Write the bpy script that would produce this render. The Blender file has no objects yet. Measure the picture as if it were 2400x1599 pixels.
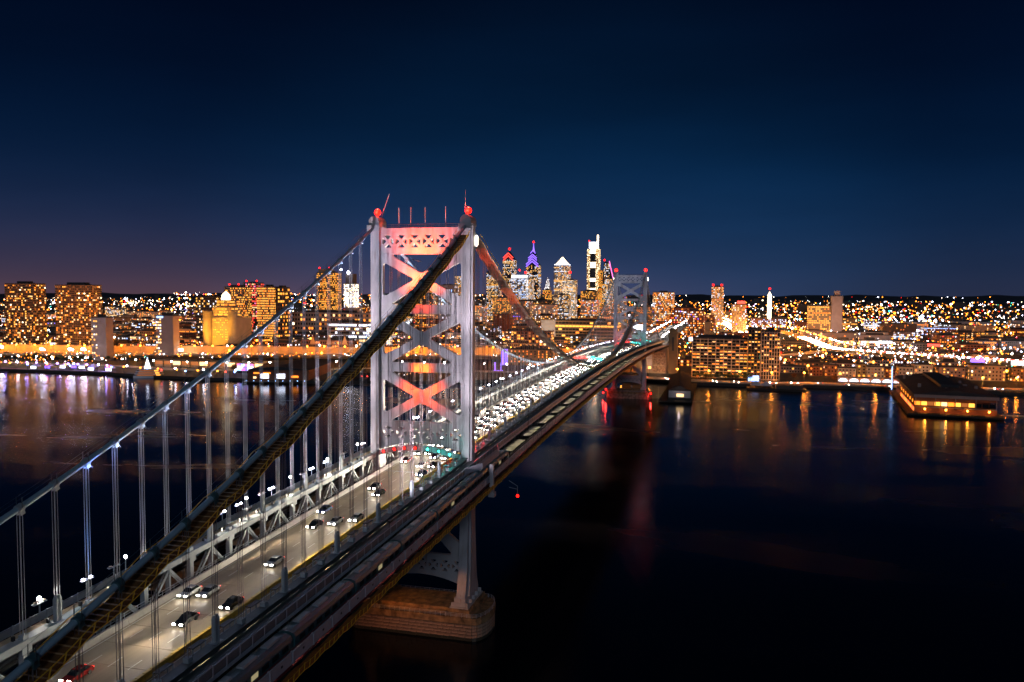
import bpy, math, random
from mathutils import Vector, Matrix
rnd = random.Random(11)
scene = bpy.context.scene
COL = scene.collection

# ------------------------------------------------------------------ camera
cam_d = bpy.data.cameras.new('camera'); cam = bpy.data.objects.new('camera', cam_d); COL.objects.link(cam)
yaw, pitch, roll = math.radians(14.606), math.radians(-3.296), math.radians(0.34)
fwd = Vector((math.cos(yaw)*math.cos(pitch), math.sin(yaw)*math.cos(pitch), math.sin(pitch)))
rgt = Vector((math.sin(yaw), -math.cos(yaw), 0)); upv = rgt.cross(fwd)
r2 = math.cos(roll)*rgt + math.sin(roll)*upv; u2 = -math.sin(roll)*rgt + math.cos(roll)*upv
cam.matrix_world = Matrix(((r2.x, u2.x, -fwd.x, -213.8), (r2.y, u2.y, -fwd.y, -81.98), (r2.z, u2.z, -fwd.z, 94.99), (0, 0, 0, 1)))
cam_d.sensor_width = 36; cam_d.lens = 36*1885.6/2400
cam_d.clip_start = 1; cam_d.clip_end = 60000
cam_d.dof.use_dof = True; cam_d.dof.focus_distance = 165; cam_d.dof.aperture_fstop = 0.17
scene.camera = cam

# ------------------------------------------------------------------ night sky
world = bpy.data.worlds.new('World'); scene.world = world; world.use_nodes = True
nt = world.node_tree; nt.nodes.clear()
def N(t, **kw):
    n = nt.nodes.new(t)
    for k, v in kw.items(): setattr(n, k, v)
    return n
L = nt.links.new
tc = N('ShaderNodeTexCoord'); sep = N('ShaderNodeSeparateXYZ'); L(tc.outputs['Generated'], sep.inputs[0])
ramp = N('ShaderNodeValToRGB'); cr = ramp.color_ramp; cr.interpolation = 'B_SPLINE'
stops = [(0.0, (.020, .026, .058)), (.03, (.014, .026, .066)), (.08, (.0048, .020, .062)), (.15, (.0009, .0100, .037)), (.25, (.0003, .0038, .0165)), (.42, (.0002, .0014, .0065)), (1, (.0002, .001, .004))]
while len(cr.elements) < len(stops): cr.elements.new(.5)
for e, (p, c) in zip(cr.elements, stops): e.position = p; e.color = (*c, 1)
L(sep.outputs['Z'], ramp.inputs[0])
# glow of the city low over the horizon: pink smog towards the south, pale blue over the tall towers
def lobe(direction, width, colour, vscale):
    d = N('ShaderNodeVectorMath', operation='DOT_PRODUCT'); d.inputs[1].default_value = Vector(direction).normalized()
    L(tc.outputs['Generated'], d.inputs[0])
    m = N('ShaderNodeMapRange'); m.interpolation_type = 'SMOOTHSTEP'
    m.inputs['From Min'].default_value = math.cos(math.radians(width)); m.inputs['From Max'].default_value = 1
    L(d.outputs['Value'], m.inputs['Value'])
    v = N('ShaderNodeMath', operation='MULTIPLY'); v.inputs[1].default_value = -vscale
    L(sep.outputs['Z'], v.inputs[0])
    ex = N('ShaderNodeMath', operation='EXPONENT'); L(v.outputs[0], ex.inputs[0])
    pr = N('ShaderNodeMath', operation='MULTIPLY'); L(m.outputs[0], pr.inputs[0]); L(ex.outputs[0], pr.inputs[1])
    cl = N('ShaderNodeMath', operation='MINIMUM'); cl.inputs[1].default_value = 1; L(pr.outputs[0], cl.inputs[0])
    mx = N('ShaderNodeMix', data_type='RGBA'); mx.blend_type = 'MIX'
    mx.inputs['A'].default_value = (0, 0, 0, 1); mx.inputs['B'].default_value = (*colour, 1)
    L(cl.outputs[0], mx.inputs['Factor']); return mx.outputs['Result']
def addc(a, b):
    m = N('ShaderNodeMix', data_type='RGBA'); m.blend_type = 'ADD'; m.inputs['Factor'].default_value = 1
    L(a, m.inputs['A']); L(b, m.inputs['B']); return m.outputs['Result']
sky = ramp.outputs['Color']
sky = addc(sky, lobe((.60, .80, 0), 62, (.066, .022, .012), 26))
sky = addc(sky, lobe((.96, .20, 0.04), 27, (.002, .020, .056), 5.5))
cld = N('ShaderNodeTexNoise'); cld.inputs['Scale'].default_value = 2.2; cld.inputs['Detail'].default_value = 4
mp = N('ShaderNodeMapping'); mp.inputs['Scale'].default_value = (1, 1, 5); L(tc.outputs['Generated'], mp.inputs['Vector']); L(mp.outputs[0], cld.inputs['Vector'])
cm = N('ShaderNodeMapRange'); cm.inputs['From Min'].default_value = .35; cm.inputs['From Max'].default_value = .7; cm.inputs['To Min'].default_value = 1.10; cm.inputs['To Max'].default_value = .86
L(cld.outputs[0], cm.inputs['Value'])
bg = N('ShaderNodeBackground'); L(sky, bg.inputs['Color']); L(cm.outputs[0], bg.inputs['Strength'])
out = N('ShaderNodeOutputWorld'); L(bg.outputs[0], out.inputs['Surface'])

# faint moonlight and town glow from the Camden bank behind the camera
sd = bpy.data.lights.new('moonlight', 'SUN'); sd.energy = .30; sd.angle = math.radians(12); sd.color = (.74, .84, 1)
so = bpy.data.objects.new('moonlight', sd); COL.objects.link(so); so.rotation_euler = Vector((.88, .30, -.36)).to_track_quat('-Z', 'Y').to_euler()

vs = scene.view_settings; vs.view_transform = 'Standard'; vs.look = 'None'; vs.gamma = 1; vs.exposure = 0; vs.use_curve_mapping = False
scene.render.engine = 'CYCLES'
cy = scene.cycles; cy.use_denoising = True; cy.max_bounces = 4; cy.diffuse_bounces = 2; cy.glossy_bounces = 3; cy.transmission_bounces = 2
cy.sample_clamp_indirect = 2.5; cy.sample_clamp_direct = 60; cy.use_light_tree = True; cy.caustics_reflective = False; cy.caustics_refractive = False
scene.render.filter_size = 1.5

# ------------------------------------------------------------------ materials
def mat(name, col, rough=.6, metal=0, var=0, vscale=1.0, bump=0, spec=.5, stretch=(1, 1, 1), streak=None):
    m = bpy.data.materials.new(name); m.use_nodes = True; t = m.node_tree; b = t.nodes['Principled BSDF']
    b.inputs['Base Color'].default_value = (*col, 1); b.inputs['Roughness'].default_value = rough; b.inputs['Metallic'].default_value = metal
    b.inputs['Specular IOR Level'].default_value = spec
    if var or bump or streak:
        c = t.nodes.new('ShaderNodeTexCoord'); mp = t.nodes.new('ShaderNodeMapping'); mp.inputs['Scale'].default_value = stretch
        n = t.nodes.new('ShaderNodeTexNoise'); n.inputs['Scale'].default_value = vscale; n.inputs['Detail'].default_value = 5
        t.links.new(c.outputs['Object'], mp.inputs[0]); t.links.new(mp.outputs[0], n.inputs['Vector'])
        r = t.nodes.new('ShaderNodeMapRange'); r.inputs['From Min'].default_value = .3; r.inputs['From Max'].default_value = .7
        r.inputs['To Min'].default_value = 1-var; r.inputs['To Max'].default_value = 1+var*.6
        t.links.new(n.outputs[0], r.inputs['Value'])
        x = t.nodes.new('ShaderNodeMix'); x.data_type = 'RGBA'; x.blend_type = 'MULTIPLY'; x.inputs['Factor'].default_value = 1
        x.inputs['A'].default_value = (*col, 1); t.links.new(r.outputs[0], x.inputs['B'])
        res = x.outputs['Result']
        if streak:
            n2 = t.nodes.new('ShaderNodeTexNoise'); n2.inputs['Scale'].default_value = .8; n2.inputs['Detail'].default_value = 6
            m2 = t.nodes.new('ShaderNodeMapping'); m2.inputs['Scale'].default_value = (1, 1, .12)
            t.links.new(c.outputs['Object'], m2.inputs[0]); t.links.new(m2.outputs[0], n2.inputs['Vector'])
            r2_ = t.nodes.new('ShaderNodeMapRange'); r2_.inputs['From Min'].default_value = .60; r2_.inputs['From Max'].default_value = .72; r2_.inputs['To Max'].default_value = .75
            t.links.new(n2.outputs[0], r2_.inputs['Value'])
            y = t.nodes.new('ShaderNodeMix'); y.data_type = 'RGBA'; y.inputs['B'].default_value = (*streak, 1)
            t.links.new(r2_.outputs[0], y.inputs['Factor']); t.links.new(res, y.inputs['A']); res = y.outputs['Result']
        t.links.new(res, b.inputs['Base Color'])
        if bump:
            bp = t.nodes.new('ShaderNodeBump'); bp.inputs['Strength'].default_value = bump; bp.inputs['Distance'].default_value = .1
            t.links.new(n.outputs[0], bp.inputs['Height']); t.links.new(bp.outputs[0], b.inputs['Normal'])
    return m
def em(name, col, s):
    m = bpy.data.materials.new(name); m.use_nodes = True; b = m.node_tree.nodes['Principled BSDF']
    b.inputs['Base Color'].default_value = (.05, .05, .05, 1); b.inputs['Emission Color'].default_value = (*col, 1); b.inputs['Emission Strength'].default_value = s
    return m
M = {}
M['steel'] = mat('bridge_paint', (.44, .43, .46), .55, 0, .3, .45, stretch=(1, 1, .35), streak=(.27, .235, .21))
M['rusty'] = mat('bridge_paint_rusting', (.42, .41, .43), .6, 0, .12, .35, streak=(.30, .13, .03))
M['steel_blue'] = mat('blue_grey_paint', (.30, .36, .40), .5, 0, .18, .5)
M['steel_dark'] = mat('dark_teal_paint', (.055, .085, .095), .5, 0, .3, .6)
M['cable'] = mat('cable_wrap', (.28, .45, .56), .45, .0, .12, .8)
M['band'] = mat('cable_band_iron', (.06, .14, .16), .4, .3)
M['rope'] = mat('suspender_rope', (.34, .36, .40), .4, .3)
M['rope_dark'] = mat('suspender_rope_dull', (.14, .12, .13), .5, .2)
M['concrete'] = mat('road_concrete', (.36, .285, .19), .5, 0, .42, .25, stretch=(.12, 1.2, 1))
M['joint'] = mat('joint_filler', (.03, .028, .025), .7)
M['barrier'] = mat('barrier_concrete', (.44, .40, .33), .6, 0, .15, .8)
M['yellow'] = mat('yellow_barrier_paint', (.55, .36, .04), .5, 0, .3, 1.2)
M['white_line'] = mat('road_line_paint', (.8, .78, .7), .5)
M['walk'] = mat('walkway_concrete', (.30, .24, .15), .7, 0, .2, .6)
M['grey_panel'] = mat('grey_girder_paint', (.42, .43, .50), .5, 0, .15, .5)
M['fence'] = mat('fence_panel_paint', (.16, .18, .21), .5, .2, .15, .8)
M['net'] = mat('orange_debris_net', (.34, .11, .018), .85, 0, .4, .7)
M['net_brown'] = mat('brown_mesh_floor', (.15, .065, .018), .85, 0, .4, .9)
M['yellow_post'] = mat('yellow_catwalk_post', (.9, .50, .03), .5)
M['slat'] = mat('catwalk_cross_bar', (.42, .27, .14), .6)
M['plank'] = mat('catwalk_plank', (.38, .30, .24), .8, 0, .3, .5)
M['black'] = mat('black_paint', (.012, .013, .015), .5)
M['track'] = mat('track_slab', (.15, .145, .11), .8, 0, .4, .4)
M['rail'] = mat('rail_steel', (.30, .29, .28), .3, .9)
M['stone'] = mat('pier_granite', (.34, .22, .15), .85, 0, .75, .55, bump=.8, streak=(.06, .045, .035))
M['stone_cap'] = mat('pier_coping_stone', (.28, .17, .08), .85, 0, .7, .5, streak=(.05, .04, .03))
M['wet_stone'] = mat('wet_algae_stone', (.045, .045, .03), .4, 0, .5, .8)
M['mortar'] = mat('mortar', (.10, .075, .055), .9)
M['red_pipe'] = mat('red_pipe_paint', (.14, .012, .02), .5)
M['train'] = mat('train_steel', (.03, .10, .125), .35, .1)
M['glass'] = mat('dark_glass', (.015, .02, .025), .08)
M['tyre'] = mat('tyre_rubber', (.015, .015, .015), .8)
for n, c in (('silver', (.45, .46, .48)), ('white', (.75, .75, .74)), ('black', (.02, .02, .022)), ('red', (.35, .02, .02)), ('blue', (.03, .07, .22))):
    M['car_'+n] = mat('car_paint_'+n, c, .25, .3)
E_ = {'sign_white': em('white_sign_face', (.88, .92, 1), 3.5), 'quay_blue': em('blue_quay_lens', (.12, .25, 1), 22), 'quay_red': em('red_quay_lens', (1, .03, .02), 18), 'market_violet': em('violet_tube', (.42, .22, 1), 14), 'far_sodium': em('far_sodium_light', (1, .25, .018), 14), 'far_white': em('far_white_light', (1, .86, .70), 14), 'far_cool': em('far_cool_light', (.74, .76, 1), 18), 'headlight': em('headlight_lens', (1, .93, .82), 55), 'tail': em('tail_light_lens', (1, .04, .02), 9),
      'red': em('red_beacon_lens', (1, .005, .002), 8), 'green': em('green_signal_lens', (.05, 1, .75), 7), 'cool': em('cool_lamp_lens', (.78, .78, 1), 45),
      'white': em('white_lamp_globe', (1, .93, .85), 40), 'sodium': em('sodium_lamp_lens', (1, .28, .025), 30), 'niche': em('niche_lamp_lens', (1, .86, .68), 7)}
for k, c, s in (('w_train', (.9, .75, .4), .35), ('w_rose', (1, .62, .5), 2.4), ('w_amber', (1, .25, .02), 2.6), ('w_yellow', (1, .42, .055), 2.6), ('w_warm', (1, .60, .26), 2.6), ('w_cool', (.80, .84, 1), 2.6), ('w_dim', (1, .28, .05), .5), ('w_hot', (1, .78, .48), 6),
                ('w_red', (1, .06, .04), 3), ('w_purple', (.26, .13, 1), 2.6), ('w_blue', (.3, .5, 1), 3), ('w_teal', (.15, .9, .75), 2.2), ('w_gold', (1, .42, .02), 1.4), ('w_orange', (1, .22, .04), 2.2), ('w_pink', (1, .2, .6), 2.5)):
    E_[k] = em(k.replace('w_', 'lit_window_'), c, s)
WALLS = {'dark': mat('dark_masonry', (.10, .085, .075), .8, 0, .2, .1), 'brick': mat('red_brickwork', (.22, .085, .05), .85, 0, .25, .2), 'pale': mat('pale_precast', (.30, .25, .24), .8, 0, .12, .1),
         'beige': mat('beige_stone', (.34, .27, .20), .8, 0, .15, .1), 'grey': mat('grey_cladding', (.24, .23, .24), .6, 0, .15, .1), 'white': mat('white_render', (.46, .42, .41), .8, 0, .1, .1), 'glass': mat('curtain_glass', (.03, .04, .06), .15), 'tan': mat('tan_brick', (.30, .20, .11), .85, 0, .15, .15)}
M['roof'] = mat('roof_felt', (.045, .045, .05), .9, 0, .3, .1)
M['ground'] = mat('city_ground', (.055, .05, .045), .9, 0, .4, .02)
M['hill'] = mat('wooded_hill', (.04, .05, .07), 1)  # bluish air haze is put into the hill colour
M['road'] = mat('street_asphalt', (.10, .085, .07), .8, 0, .2, .05)
M['hwall'] = mat('highway_wall_concrete', (.42, .34, .22), .8, 0, .2, .1, stretch=(1, 1, .4))
M['grass'] = mat('park_lawn', (.03, .06, .015), 1, 0, .4, .1)
M['timber'] = mat('dark_timber', (.035, .03, .026), .8, 0, .3, .3)
M['bark'] = mat('bark', (.05, .035, .025), .9)
M['leaf'] = mat('leaves', (.045, .06, .02), .8, 0, .4, .5)
M['leaf_lamplit'] = mat('lamplit_leaves', (.16, .07, .015), .8, 0, .4, .5)  # orange street-lamp light is put into this leaf colour
M['canvas'] = mat('white_canvas', (.7, .68, .72), .7)

def water_mat():
    m = bpy.data.materials.new('river_water'); m.use_nodes = True; t = m.node_tree; t.nodes.clear(); lk = t.links.new
    o = t.nodes.new('ShaderNodeOutputMaterial'); g_ = t.nodes.new('ShaderNodeBsdfGlossy'); g_.distribution = 'BECKMANN'; d = t.nodes.new('ShaderNodeBsdfDiffuse'); d.inputs['Color'].default_value = (.0015, .004, .009, 1)
    g_.inputs['Color'].default_value = (.82, .86, .92, 1)
    c = t.nodes.new('ShaderNodeTexCoord')
    n = t.nodes.new('ShaderNodeTexNoise'); n.inputs['Scale'].default_value = .016; n.inputs['Detail'].default_value = 6; n.inputs['Distortion'].default_value = .6
    mp = t.nodes.new('ShaderNodeMapping'); mp.inputs['Scale'].default_value = (1, .28, 1); mp.inputs['Rotation'].default_value = (0, 0, .25)
    lk(c.outputs['Object'], mp.inputs[0]); lk(mp.outputs[0], n.inputs['Vector'])
    r = t.nodes.new('ShaderNodeMapRange'); r.inputs['From Min'].default_value = .40; r.inputs['From Max'].default_value = .66; r.inputs['To Min'].default_value = .15; r.inputs['To Max'].default_value = .29
    lk(n.outputs[0], r.inputs['Value']); lk(r.outputs[0], g_.inputs['Roughness'])
    w = t.nodes.new('ShaderNodeTexNoise'); w.inputs['Scale'].default_value = .30; w.inputs['Detail'].default_value = 4
    m2 = t.nodes.new('ShaderNodeMapping'); m2.inputs['Scale'].default_value = (1.8, .45, 1); lk(c.outputs['Object'], m2.inputs[0]); lk(m2.outputs[0], w.inputs['Vector'])
    bp = t.nodes.new('ShaderNodeBump'); bp.inputs['Strength'].default_value = .2; bp.inputs['Distance'].default_value = .22
    lk(w.outputs[0], bp.inputs['Height']); lk(bp.outputs[0], g_.inputs['Normal'])
    f = t.nodes.new('ShaderNodeFresnel'); f.inputs['IOR'].default_value = 1.28
    mx = t.nodes.new('ShaderNodeMixShader'); lk(f.outputs[0], mx.inputs[0]); lk(d.outputs[0], mx.inputs[1]); lk(g_.outputs[0], mx.inputs[2]); lk(mx.outputs[0], o.inputs['Surface'])
    return m
M['water'] = water_mat()

# ------------------------------------------------------------------ mesh helpers
def wloc(o):
    v = Vector((0, 0, 0))
    while o is not None: v += o.location; o = o.parent
    return v
class MB:
    def __init__(s): s.v = []; s.f = []; s.m = []
    def poly(s, pts, mi=0):
        b = len(s.v); s.v += [tuple(p) for p in pts]; s.f.append(tuple(range(b, b+len(pts)))); s.m.append(mi)
    def hexa(s, p, mi=0):        # 8 corners: bottom ring 0-3, top ring 4-7
        b = len(s.v); s.v += [tuple(q) for q in p]
        for f in ((3, 2, 1, 0), (4, 5, 6, 7), (0, 1, 5, 4), (1, 2, 6, 5), (2, 3, 7, 6), (3, 0, 4, 7)): s.f.append(tuple(b+i for i in f)); s.m.append(mi)
    def box(s, x0, x1, y0, y1, z0, z1, mi=0):
        s.hexa([(x0, y0, z0), (x1, y0, z0), (x1, y1, z0), (x0, y1, z0), (x0, y0, z1), (x1, y0, z1), (x1, y1, z1), (x0, y1, z1)], mi)
    def beam(s, p, q, w, h, mi=0, side=None):
        p, q = Vector(p), Vector(q); d = (q-p).normalized()
        a = Vector(side) if side else d.cross(Vector((0, 0, 1)))
        if a.length < 1e-4: a = Vector((0, 1, 0))
        a.normalize(); u = a.cross(d).normalized(); a = a*w/2; u = u*h/2
        s.hexa([p-a-u, q-a-u, q+a-u, p+a-u, p-a+u, q-a+u, q+a+u, p+a+u], mi)
    def tube(s, pts, r, n=8, mi=0, cap=True):
        pts = [Vector(p) for p in pts]; rs = r if isinstance(r, (list, tuple)) else [r]*len(pts); b0 = len(s.v)
        for i, p in enumerate(pts):
            d = (pts[min(i+1, len(pts)-1)]-pts[max(i-1, 0)]).normalized()
            a = d.cross(Vector((0, 1, 0)) if abs(d.y) < .9 else Vector((1, 0, 0))).normalized(); c = d.cross(a)
            for k in range(n):
                t = 2*math.pi*k/n; s.v.append(tuple(p+(a*math.cos(t)+c*math.sin(t))*rs[i]))
        for i in range(len(pts)-1):
            for k in range(n):
                k2 = (k+1) % n; s.f.append((b0+i*n+k, b0+i*n+k2, b0+(i+1)*n+k2, b0+(i+1)*n+k)); s.m.append(mi)
        if cap:
            s.f.append(tuple(b0+k for k in range(n))[::-1]); s.m.append(mi); e = b0+(len(pts)-1)*n; s.f.append(tuple(e+k for k in range(n))); s.m.append(mi)
    def ball(s, c, r, mi=0, sq=(1, 1, 1), n=10, k=6):
        b0 = len(s.v)
        for i in range(1, k):
            t = math.pi*i/k
            for j in range(n):
                p = 2*math.pi*j/n; s.v.append((c[0]+r*sq[0]*math.sin(t)*math.cos(p), c[1]+r*sq[1]*math.sin(t)*math.sin(p), c[2]+r*sq[2]*math.cos(t)))
        tp = len(s.v); s.v.append((c[0], c[1], c[2]+r*sq[2])); s.v.append((c[0], c[1], c[2]-r*sq[2]))
        for j in range(n):
            j2 = (j+1) % n; s.f.append((tp, b0+j, b0+j2)); s.m.append(mi)
            for i in range(k-2): s.f.append((b0+i*n+j, b0+(i+1)*n+j, b0+(i+1)*n+j2, b0+i*n+j2)); s.m.append(mi)
            e = b0+(k-2)*n; s.f.append((e+j, tp+1, e+j2)); s.m.append(mi)
    def octa(s, c, r, mi=0):
        x, y, z = c; b = len(s.v)
        s.v += [(x+r, y, z), (x-r, y, z), (x, y+r, z), (x, y-r, z), (x, y, z+r), (x, y, z-r)]
        for f in ((0, 2, 4), (2, 1, 4), (1, 3, 4), (3, 0, 4), (2, 0, 5), (1, 2, 5), (3, 1, 5), (0, 3, 5)): s.f.append(tuple(b+i for i in f)); s.m.append(mi)
    def prism(s, pts, z0, z1, mi=0, top=None):
        n = len(pts); b = len(s.v); tp = top or pts
        s.v += [(x, y, z0) for x, y in pts]+[(x, y, z1) for x, y in tp]
        for i in range(n):
            j = (i+1) % n; s.f.append((b+i, b+j, b+n+j, b+n+i)); s.m.append(mi)
        s.f.append(tuple(b+i for i in range(n))[::-1]); s.m.append(mi); s.f.append(tuple(b+n+i for i in range(n))); s.m.append(mi)
    def build(s, name, mats, parent=None, smooth=False, kind=None):
        me = bpy.data.meshes.new(name); o = wloc(parent) if parent is not None else Vector((0, 0, 0))
        me.from_pydata([(x-o.x, y-o.y, z-o.z) for x, y, z in s.v], [], s.f)
        for m in (mats if isinstance(mats, (list, tuple)) else [mats]): me.materials.append(m)
        if any(s.m): me.polygons.foreach_set('material_index', s.m)
        if smooth: me.polygons.foreach_set('use_smooth', [True]*len(s.f))
        me.update()
        ob = bpy.data.objects.new(name, me); COL.objects.link(ob)
        if parent is not None: ob.parent = parent
        if kind: ob['kind'] = kind
        return ob
def tag(o, label, cat, group=None):
    o['label'] = label; o['category'] = cat
    if group: o['group'] = group
    return o
def thing(name, label, cat, loc=(0, 0, 0), group=None):
    o = bpy.data.objects.new(name, None); COL.objects.link(o); o.location = loc; o.empty_display_size = .5
    return tag(o, label, cat, group)
def dup(root, loc, label=None, group=None, rz=0):
    def cp(o, par):
        c = o.copy(); COL.objects.link(c); c.parent = par
        for ch in o.children:
            if ch.type != 'LIGHT': cp(ch, c)
        return c
    r = cp(root, None); r.location = loc; r.rotation_euler = (0, 0, rz)
    if label: r['label'] = label
    if group: r['group'] = group
    return r
def inst(name, me, parent, loc=(0, 0, 0), scale=(1, 1, 1), rot=(0, 0, 0)):
    o = bpy.data.objects.new(name, me); COL.objects.link(o); o.location = loc; o.scale = scale; o.rotation_euler = rot
    if parent is not None: o.parent = parent
    return o
def lamp(name, kind, loc, power, col, parent=None, radius=.15, aim=None, cone=60, blend=.5):
    d = bpy.data.lights.new(name, kind); d.energy = power; d.color = col; d.shadow_soft_size = min(radius, .35)
    o = bpy.data.objects.new(name, d); COL.objects.link(o); p = wloc(parent) if parent is not None else Vector((0, 0, 0)); o.location = Vector(loc)-p
    if parent is not None: o.parent = parent
    if kind == 'SPOT':
        d.spot_size = math.radians(cone); d.spot_blend = blend; o.rotation_euler = (Vector(aim)-Vector(loc)).to_track_quat('-Z', 'Y').to_euler()
    return o
ONES = 'zeroth first second third fourth fifth sixth seventh eighth ninth tenth eleventh twelfth thirteenth fourteenth fifteenth sixteenth seventeenth eighteenth nineteenth'.split()
TENS = 'twenty thirty forty fifty sixty seventy eighty ninety'.split()
def ordinal(n):
    if n < 20: return ONES[n]
    if n >= 100: return 'hundred and '+ordinal(n-100) if n > 100 else 'hundredth'
    t_ = TENS[n//10-2]; return t_[:-1]+'ieth' if n % 10 == 0 else t_+'-'+ONES[n % 10]
def fillet(pts, r, n=4):
    out = []
    for i, p in enumerate(pts):
        p = Vector(p); a = Vector(pts[i-1]); b = Vector(pts[(i+1) % len(pts)]); da = (a-p); db = (b-p)
        t = min(r, da.length*.45, db.length*.45); q0 = p+da.normalized()*t; q1 = p+db.normalized()*t
        for k in range(n+1):
            s = k/n; out.append((1-s)**2*q0+2*s*(1-s)*p+s*s*q1)
    return out
def plate_mesh(name, outline, holes, x0, x1, m):
    """solid plate in the YZ plane between x0 and x1 with rounded openings"""
    cu = bpy.data.curves.new(name, 'CURVE'); cu.dimensions = '2D'; cu.fill_mode = 'BOTH'; cu.extrude = (x1-x0)/2
    for loop in [outline]+holes:
        sp = cu.splines.new('POLY'); sp.points.add(len(loop)-1); sp.use_cyclic_u = True
        for q, p in zip(sp.points, loop): q.co = (p[0], p[1], 0, 1)
    ob = bpy.data.objects.new(name+'_tmp', cu); COL.objects.link(ob)
    me = bpy.data.meshes.new_from_object(ob.evaluated_get(bpy.context.evaluated_depsgraph_get()))
    bpy.data.objects.remove(ob); bpy.data.curves.remove(cu)
    xm = (x0+x1)/2
    me.transform(Matrix(((0, 0, 1, xm), (1, 0, 0, 0), (0, 1, 0, 0), (0, 0, 0, 1))))
    me.materials.clear(); me.materials.append(m); me.name = name
    return me

# ------------------------------------------------------------------ river, ground, hills
w = MB(); w.poly([(-3000, -9000, 0), (2200, -9000, 0), (2200, 9000, 0), (-3000, 9000, 0)]); wo = w.build('river_water', M['water'], kind='structure')
SHORE = [(705, -9000), (705, -1500), (690, -420), (662, -366), (666, -300), (668, -252), (670, -229), (668, -167), (657, -123), (660, -57), (686, -9), (680, 60), (660, 108), (590, 208), (566, 277), (548, 333),
         (540, 390), (552, 426), (545, 455), (548, 526), (560, 599), (560, 688), (558, 749), (558, 1500), (560, 9000)]
g = MB()
for (xa, ya), (xb, yb) in zip(SHORE, SHORE[1:]):
    g.poly([(xa, ya, 3), (xa, ya, -2), (xb, yb, -2), (xb, yb, 3)]); g.poly([(xa, ya, 3), (xb, yb, 3), (2000, yb, 4), (2000, ya, 4)])
    g.poly([(2000, ya, 4), (2000, yb, 4), (9000, yb*1.0, 45), (9000, ya*1.0, 45)])
g.build('city_ground', M['ground'], kind='structure')
h = MB(); prev = None
for i in range(121):
    a = math.radians(-40+i*1.0); d = 12500; x, y = d*math.cos(a), d*math.sin(a)
    t = (a-math.radians(-20))/math.radians(70)
    z = 118-42*max(0, min(1, t))+9*math.sin(i*1.7)+7*math.sin(i*.61+1)+4*math.sin(i*3.1)
    cur = ((x*.62, y*.62, 20), (x*.8, y*.8, 55), (x, y, z), (x*1.25, y*1.25, 40))
    if prev:
        for k in range(3): h.poly([prev[k], cur[k], cur[k+1], prev[k+1]])
    prev = cur
h.build('distant_hills', M['hill'], kind='structure', smooth=True)

# ------------------------------------------------------------------ bridge lines
def chord(x):
    if x <= 0: return 49.6+.034*x
    if x <= 533.4: return 49.6+4.2*(1-((x-266.7)/266.7)**2)
    return 49.6-.034*(x-533.4)
def cable_z(x):
    if x > 533.4: x = 533.4-x
    if x <= 0: return 115+.5023*x+.000738*x*x
    return 56+59*((x-266.7)/266.7)**2
P = 6.2
SIDE = [-42.2+P*k for k in range(-24, 6)]             # -191 .. -11.2
MAIN = [9.4+P*k for k in range(84)]
FAR = [533.4+11.2+P*k for k in range(29)]
NODES = [-240.6+P*k for k in range(162)]

# towers ---------------------------------------------------------------------
def tri_holes(yc, zb, zt, hw):
    zc = (zb+zt)/2; g_ = .36; hs = []
    hs.append(fillet([(yc-hw*.72, zt), (yc, zc+g_*1.3), (yc+hw*.72, zt)], .35, 2)); hs.append(fillet([(yc-hw*.72, zb), (yc+hw*.72, zb), (yc, zc-g_*1.3)], .35, 2))
    hs.append(fillet([(yc-hw, zt-.75), (yc-hw, zb+.75), (yc-g_*1.2, zc)], .35, 2)); hs.append(fillet([(yc+hw, zt-.75), (yc+g_*1.2, zc), (yc+hw, zb+.75)], .35, 2))
    return hs
def xpanel(zb, zt):
    zc = (zb+zt)/2; k = (zt-zb)/15
    return [fillet([(-9.6, zt), (0, zc+1.5), (9.6, zt)], 1.5, 5), fillet([(-9.6, zb), (9.6, zb), (0, zc-1.5)], 1.5, 5),
            fillet([(-11.7, zt-2.2*k), (-11.7, zb+2.2*k), (-2.0, zc)], 1.3, 5), fillet([(11.7, zt-2.2*k), (2.0, zc), (11.7, zb+2.2*k)], 1.3, 5)]
LP = [(114.5, 1.6), (90, 1.8), (50, 2.4), (30, 3.3), (18, 4.3), (13, 5.3), (10.9, 6.2)]
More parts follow.
